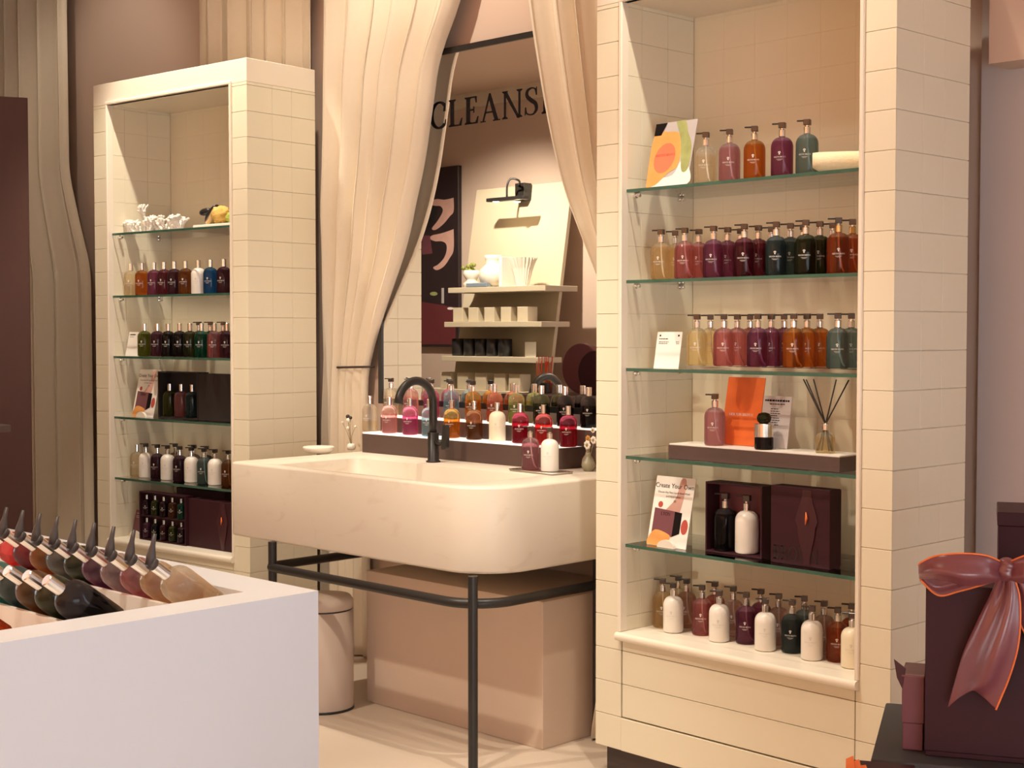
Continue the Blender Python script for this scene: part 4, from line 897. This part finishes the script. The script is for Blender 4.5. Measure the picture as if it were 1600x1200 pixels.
# ================================================================== across the aisle (seen in the mirror)
def vm_(px, py, vv):                                   # a reflected point: picture point -> niche frame, folded back over the mirror face
    u, z = FN.hit(px, py, vv); return u, -.10-vv, z
PV = 2.86
ua, va, za = vm_(648, 262, PV); ub, _, _ = vm_(716, 262, PV); zb = vm_(690, 542, PV)[2]; zc = vm_(700, 260, PV)[2]
ps = thing('hands_poster', 'dark framed poster of two hands with a bottle across aisle', 'poster', FN.w(0, 0), FN.a)
ua -= .35
FA, FB = sorted((-.10-PV+.0, -2.995))
MB().cbox(ua, ub, -2.995, va, zb, zc, .002).build('frame', 'poster_dark', ps)
zm = (zb*.62+zc*.38)
Yp = va+.0008
def pblob(pts, m, name, lift=0.0):
    if len(pts) > 5: pts = spline(pts+pts[:1], 5)[:-1]
    q = [vm_(x, y, PV) for x, y in pts]; n = len(q); MB().add([(a, Yp+lift, c) for a, b, c in q], [tuple(range(n))[::-1]]).build(name, m, ps)
pblob([(650, 470), (712, 480), (712, 538), (650, 538)], 'poster_red', 'print_table')
pblob([(709, 309), (695, 312), (682, 311), (673, 316), (677, 322), (688, 322), (692, 330), (684, 345), (675, 357), (681, 359), (693, 350), (703, 338), (709, 330)], 'skin_print', 'print_upper_hand', .0004)
pblob([(709, 358), (698, 362), (688, 365), (675, 368), (672, 373), (680, 377), (690, 377), (697, 381), (698, 391), (694, 403), (685, 413), (677, 418), (683, 422), (694, 416), (703, 403), (709, 390)], 'skin_print', 'print_lower_hand', .0004)
pblob([(668, 320), (684, 322), (680, 345), (672, 356), (664, 356)], 'black_plastic', 'print_bottle', .0008)
pblob([(656, 368), (672, 368), (676, 396), (660, 398)], 'wine_card_light', 'print_glass', .0008)
pblob(ell(678, 459, 6, 3, 8), 'photo_green', 'print_leaf', .0004); pblob([(690, 450), (694, 450), (694, 474), (690, 474)], 'photo_grey', 'print_vial', .0004); pblob(ell(704, 482, 5, 2, 8), 'white_paper', 'print_glint', .0004)
# leaning shelf board
uL, vT, zT = vm_(745, 297, 2.78); uR, _, _ = vm_(894, 284, 2.78); lean = .17
bdv = thing('shelf_board', 'tall cream leaning board carrying display shelves across the aisle', 'shelf unit', FN.w(0, 0), FN.a)
def lv_(z): return vT+(zT-z)*lean
b = MB(); b.add([(uL, lv_(0), 0), (uR, lv_(0), 0), (uR, vT, zT), (uL, vT, zT), (uL, lv_(0)-.03, 0), (uR, lv_(0)-.03, 0), (uR, vT-.03, zT), (uL, vT-.03, zT)], [(0, 3, 2, 1), (4, 5, 6, 7), (0, 1, 5, 4), (1, 2, 6, 5), (2, 3, 7, 6), (3, 0, 4, 7)]); b.build('back_board', 'candle_box', bdv)
SH = []
for (xa, ya, xb) in ((700, 454, 852), (694, 507, 846), (690, 560, 840), (655, 610, 836)):
    vv = 2.36; a = vm_(xa, ya, vv); bq = vm_(xb, ya-4, vv)
    zz = a[2]; SH.append((a[0], bq[0], a[1], zz))
    MB().cbox(a[0], bq[0], lv_(zz)-.02, a[1], zz-.018, zz+.018, .002).build('shelf', 'candle_box', bdv)
def onshelf(k, px, dv=.10):
    u, z = FN.hit(px, 500, 2.36+dv); return u, SH[k][2]-dv, SH[k][3]+.0186
def small(name, label, cat, k, px, mb, m, group=None, dv=.10, rot=0.0):
    u, v, z = onshelf(k, px, dv); o = mb.build(name, m, None, FN.w(u, v, z), (0, 0, FN.a+rot)); tag(o, label, cat, group); return o
for i, px in enumerate((723, 747, 772, 798, 824)):
    small('candle_jar', 'square cream candle box, %s from left on upper middle reflected shelf' % ORD[i], 'candle', 1, px, MB().cbox(-.048, .048, -.048, .048, 0, .098, .002), 'candle_box')
for i, px in enumerate((717, 735, 753, 771, 789)):
    small('candle_jar', 'black candle jar, %s from left on the reflected shelf' % ORD[i], 'candle', 2, px, MB().lathe([(0, 0), (.046, 0), (.049, .004), (.049, .118), (.046, .12), (.044, .11), (0, .105)], 20), 'black_plastic')
for i, px in enumerate((705, 731, 759, 789, 812)):
    small('candle_box', 'plain cream box, %s from left on lowest reflected shelf' % ORD[i], 'box', 3, px, MB().cbox(-.053, .053, -.053, .053, 0, .115, .002), 'candle_box')
small('price_card', 'white price card beside the black candles in the mirror', 'card', 2, 829, MB().cbox(-.05, .05, -.002, .002, 0, .10, .0005), 'white_paper', rot=.0)
small('round_vase', 'round cream vase with narrow neck on top reflected shelf', 'vase', 0, 770, MB().lathe([(0, 0), (.05, 0), (.085, .03), (.098, .075), (.088, .12), (.055, .148), (.046, .160), (.052, .19), (.058, .215), (.046, .218), (.040, .19), (0, .16)], 24), 'porcelain')
t = thing('face_planter', 'small white planter with green sprigs on top reflected shelf', 'planter', FN.w(*onshelf(0, 737)), 0); MB().lathe([(0, 0), (.05, 0), (.06, .03), (.035, .05), (.04, .06), (.062, .095), (.05, .12), (0, .11)], 18).build('pot', 'porcelain', t)
lf = MB()
for i in range(14): lf.ball((random.uniform(-.05, .05), random.uniform(-.04, .04), random.uniform(.12, .165)), .016, 6, 4)
lf.build('foliage', 'leaf', t)
pv = MB(); prof = [(.045, 0), (.06, .05), (.082, .12), (.115, .19)]; nP = 48; rows4 = []
for r_, z in prof: rows4.append([((r_*(1+.05*(1 if i % 2 else -1)))*math.cos(2*PI*i/nP), (r_*(1+.05*(1 if i % 2 else -1)))*.6*math.sin(2*PI*i/nP), z) for i in range(nP+1)])
pv.grid(rows4, False); pv.add([(.045*math.cos(2*PI*i/16), .027*math.sin(2*PI*i/16), .001) for i in range(16)], [tuple(range(16))])
small('pleated_vase', 'pleated flaring paper vase on top reflected shelf', 'vase', 0, 817, pv, 'porcelain')
small('book', 'grey blue book lying flat on top reflected shelf', 'book', 0, 752, MB().cbox(-.10, .10, -.05, .05, 0, .028, .003), 'book_blue', dv=.05)
small('book', 'upright cream book beside the pleated vase in the mirror', 'book', 0, 793, MB().cbox(-.014, .014, -.07, .07, 0, .20, .002), 'white_paper', dv=.10)
# picture light over the board
q = vm_(790, 311, 2.55); w0 = vm_(764, 313, 2.55); w1 = vm_(822, 308, 2.55)
pl = thing('picture_light', 'black picture light over the leaning shelf board', 'lamp', FN.w(0, 0), FN.a)
MB().cbox(w0[0], w1[0], q[1]-.03, q[1]+.03, q[2]-.012, q[2]+.012, .003).build('lamp_bar', 'black_metal', pl)
bb = vm_(816, 300, 2.72); zb_ = bb[2]; vb_ = lv_(zb_)
MB().cbox(bb[0]-.045, bb[0]+.045, vb_+.001, vb_+.08, zb_-.06, zb_+.06, .004).build('lamp_box', 'black_metal', pl)
c0 = vm_(792, 308, 2.55)
MB().tube(spline([(c0[0], c0[1], c0[2]), (c0[0]+.004, c0[1], c0[2]+.08), (c0[0]+.02, c0[1]-.02, c0[2]+.125), (c0[0]+.06, c0[1]-.06, c0[2]+.11), (bb[0]-.02, vb_+.07, zb_+.04)], 5), .007, 8).build('lamp_arm', 'black_metal', pl)
for px in (775, 808):
    e = vm_(px, 312, 2.55); MB().cyl(.022, 0, .004, 14, Matrix.Translation((e[0], e[1], e[2]-.0165))).build('lamp_lens', 'bulb', pl)
    ld = bpy.data.lights.new('picture_lamp', 'SPOT'); ld.energy = 1.1; ld.color = (1, .72, .40); ld.spot_size = R_(120); ld.spot_blend = .6; ld.shadow_soft_size = .02
    lo = bpy.data.objects.new('picture_lamp', ld); col.objects.link(lo); lo.location = FN.w(e[0], e[1], e[2]-.022)
    lo.rotation_euler = (Vector((0, 0, -1)) + Vector(tuple(FN.n*-.45)+(0,))).to_track_quat('-Z', 'Y').to_euler()
# wine discs, red sticks and dark things at the right of the reflection, on a side table
tu, tv, tz = vm_(880, 640, 1.9)
st = thing('side_table', 'low brown display table across the aisle seen in the mirror', 'table', FN.w(tu, tv), FN.a)
u0_, v0_, z0_ = vm_(845, 612, 2.0); u1_, _, _ = vm_(960, 612, 2.0)
MB().cbox(u0_-tu, u1_-tu, -.25, .25, z0_-.03, z0_, .003).build('table_top', 'riser_brown', st); MB().cbox(u0_-tu+.05, u1_-tu-.05, -.2, .2, 0, z0_-.03, .003).build('table_base', 'riser_brown', st)
def ontable(name, label, cat, px, mb, m, dv=0.0):
    u, _ = FN.hit(px, 560, 1.9+dv); o = mb.build(name, m, None, FN.w(u, tv-dv, z0_+.0006), (0, 0, FN.a)); tag(o, label, cat); return o
ontable('round_gift_box', 'round wine coloured gift box standing on edge in the mirror', 'gift box', 912, MB().cyl(.15, -.03, .03, 36, Matrix.Translation((0, 0, .15)) @ Matrix.Rotation(PI/2, 4, 'X'), .004), 'wine_card_light', .1)
ontable('round_gift_box', 'dark round gift box before the wine one in the mirror', 'gift box', 934, MB().cyl(.13, -.03, .03, 36, Matrix.Translation((0, 0, .13)) @ Matrix.Rotation(PI/2, 4, 'X'), .004), 'wine_card', -.04)
t = thing('stick_bundle', 'bundle of red sticks in a dark jar seen in mirror', 'sticks', FN.w(FN.hit(853, 580, 1.9)[0], tv, z0_+.0006), FN.a)
MB().cyl(.045, 0, .06, 18, None, .003).build('jar', 'black_plastic', t)
for i in range(14): MB().tube([((i-7)*.008, random.uniform(-.02, .02), .01), ((i-7)*.010, random.uniform(-.02, .02), .19+.03*(i % 2))], .0028, 6).build('stick', 'orange_red', t)
# ================================================================== ceiling spot heads that hold the lamps, the added ones included
for i, (p, a, e, cone, bl, what) in enumerate(SPOTS):
    top = 4.2 if p[2] > 3.5 or p[0] > -5.8 else 3.3
    s_ = thing('ceiling_spot', 'black ceiling spotlight aimed at the %s' % what, 'lamp', p, 0)
    q_ = (Vector(a)-Vector(p)).to_track_quat('-Z', 'Y').to_matrix().to_4x4()
    MB().lathe([(.045, .0), (.048, .0), (.048, .10), (.03, .13), (0, .13), (0, .12), (.028, .11), (.045, .09), (.045, 0)], 18, q_ @ Matrix.Translation((0, 0, -.03))).build('head', 'black_metal', s_)
    MB().cyl(.012, .0, top-p[2], 8, Matrix.Translation(tuple((q_ @ Vector((0, 0, .09)))[:2])+(.07,))).build('mount', 'black_metal', s_) if top-p[2] > .075 else None
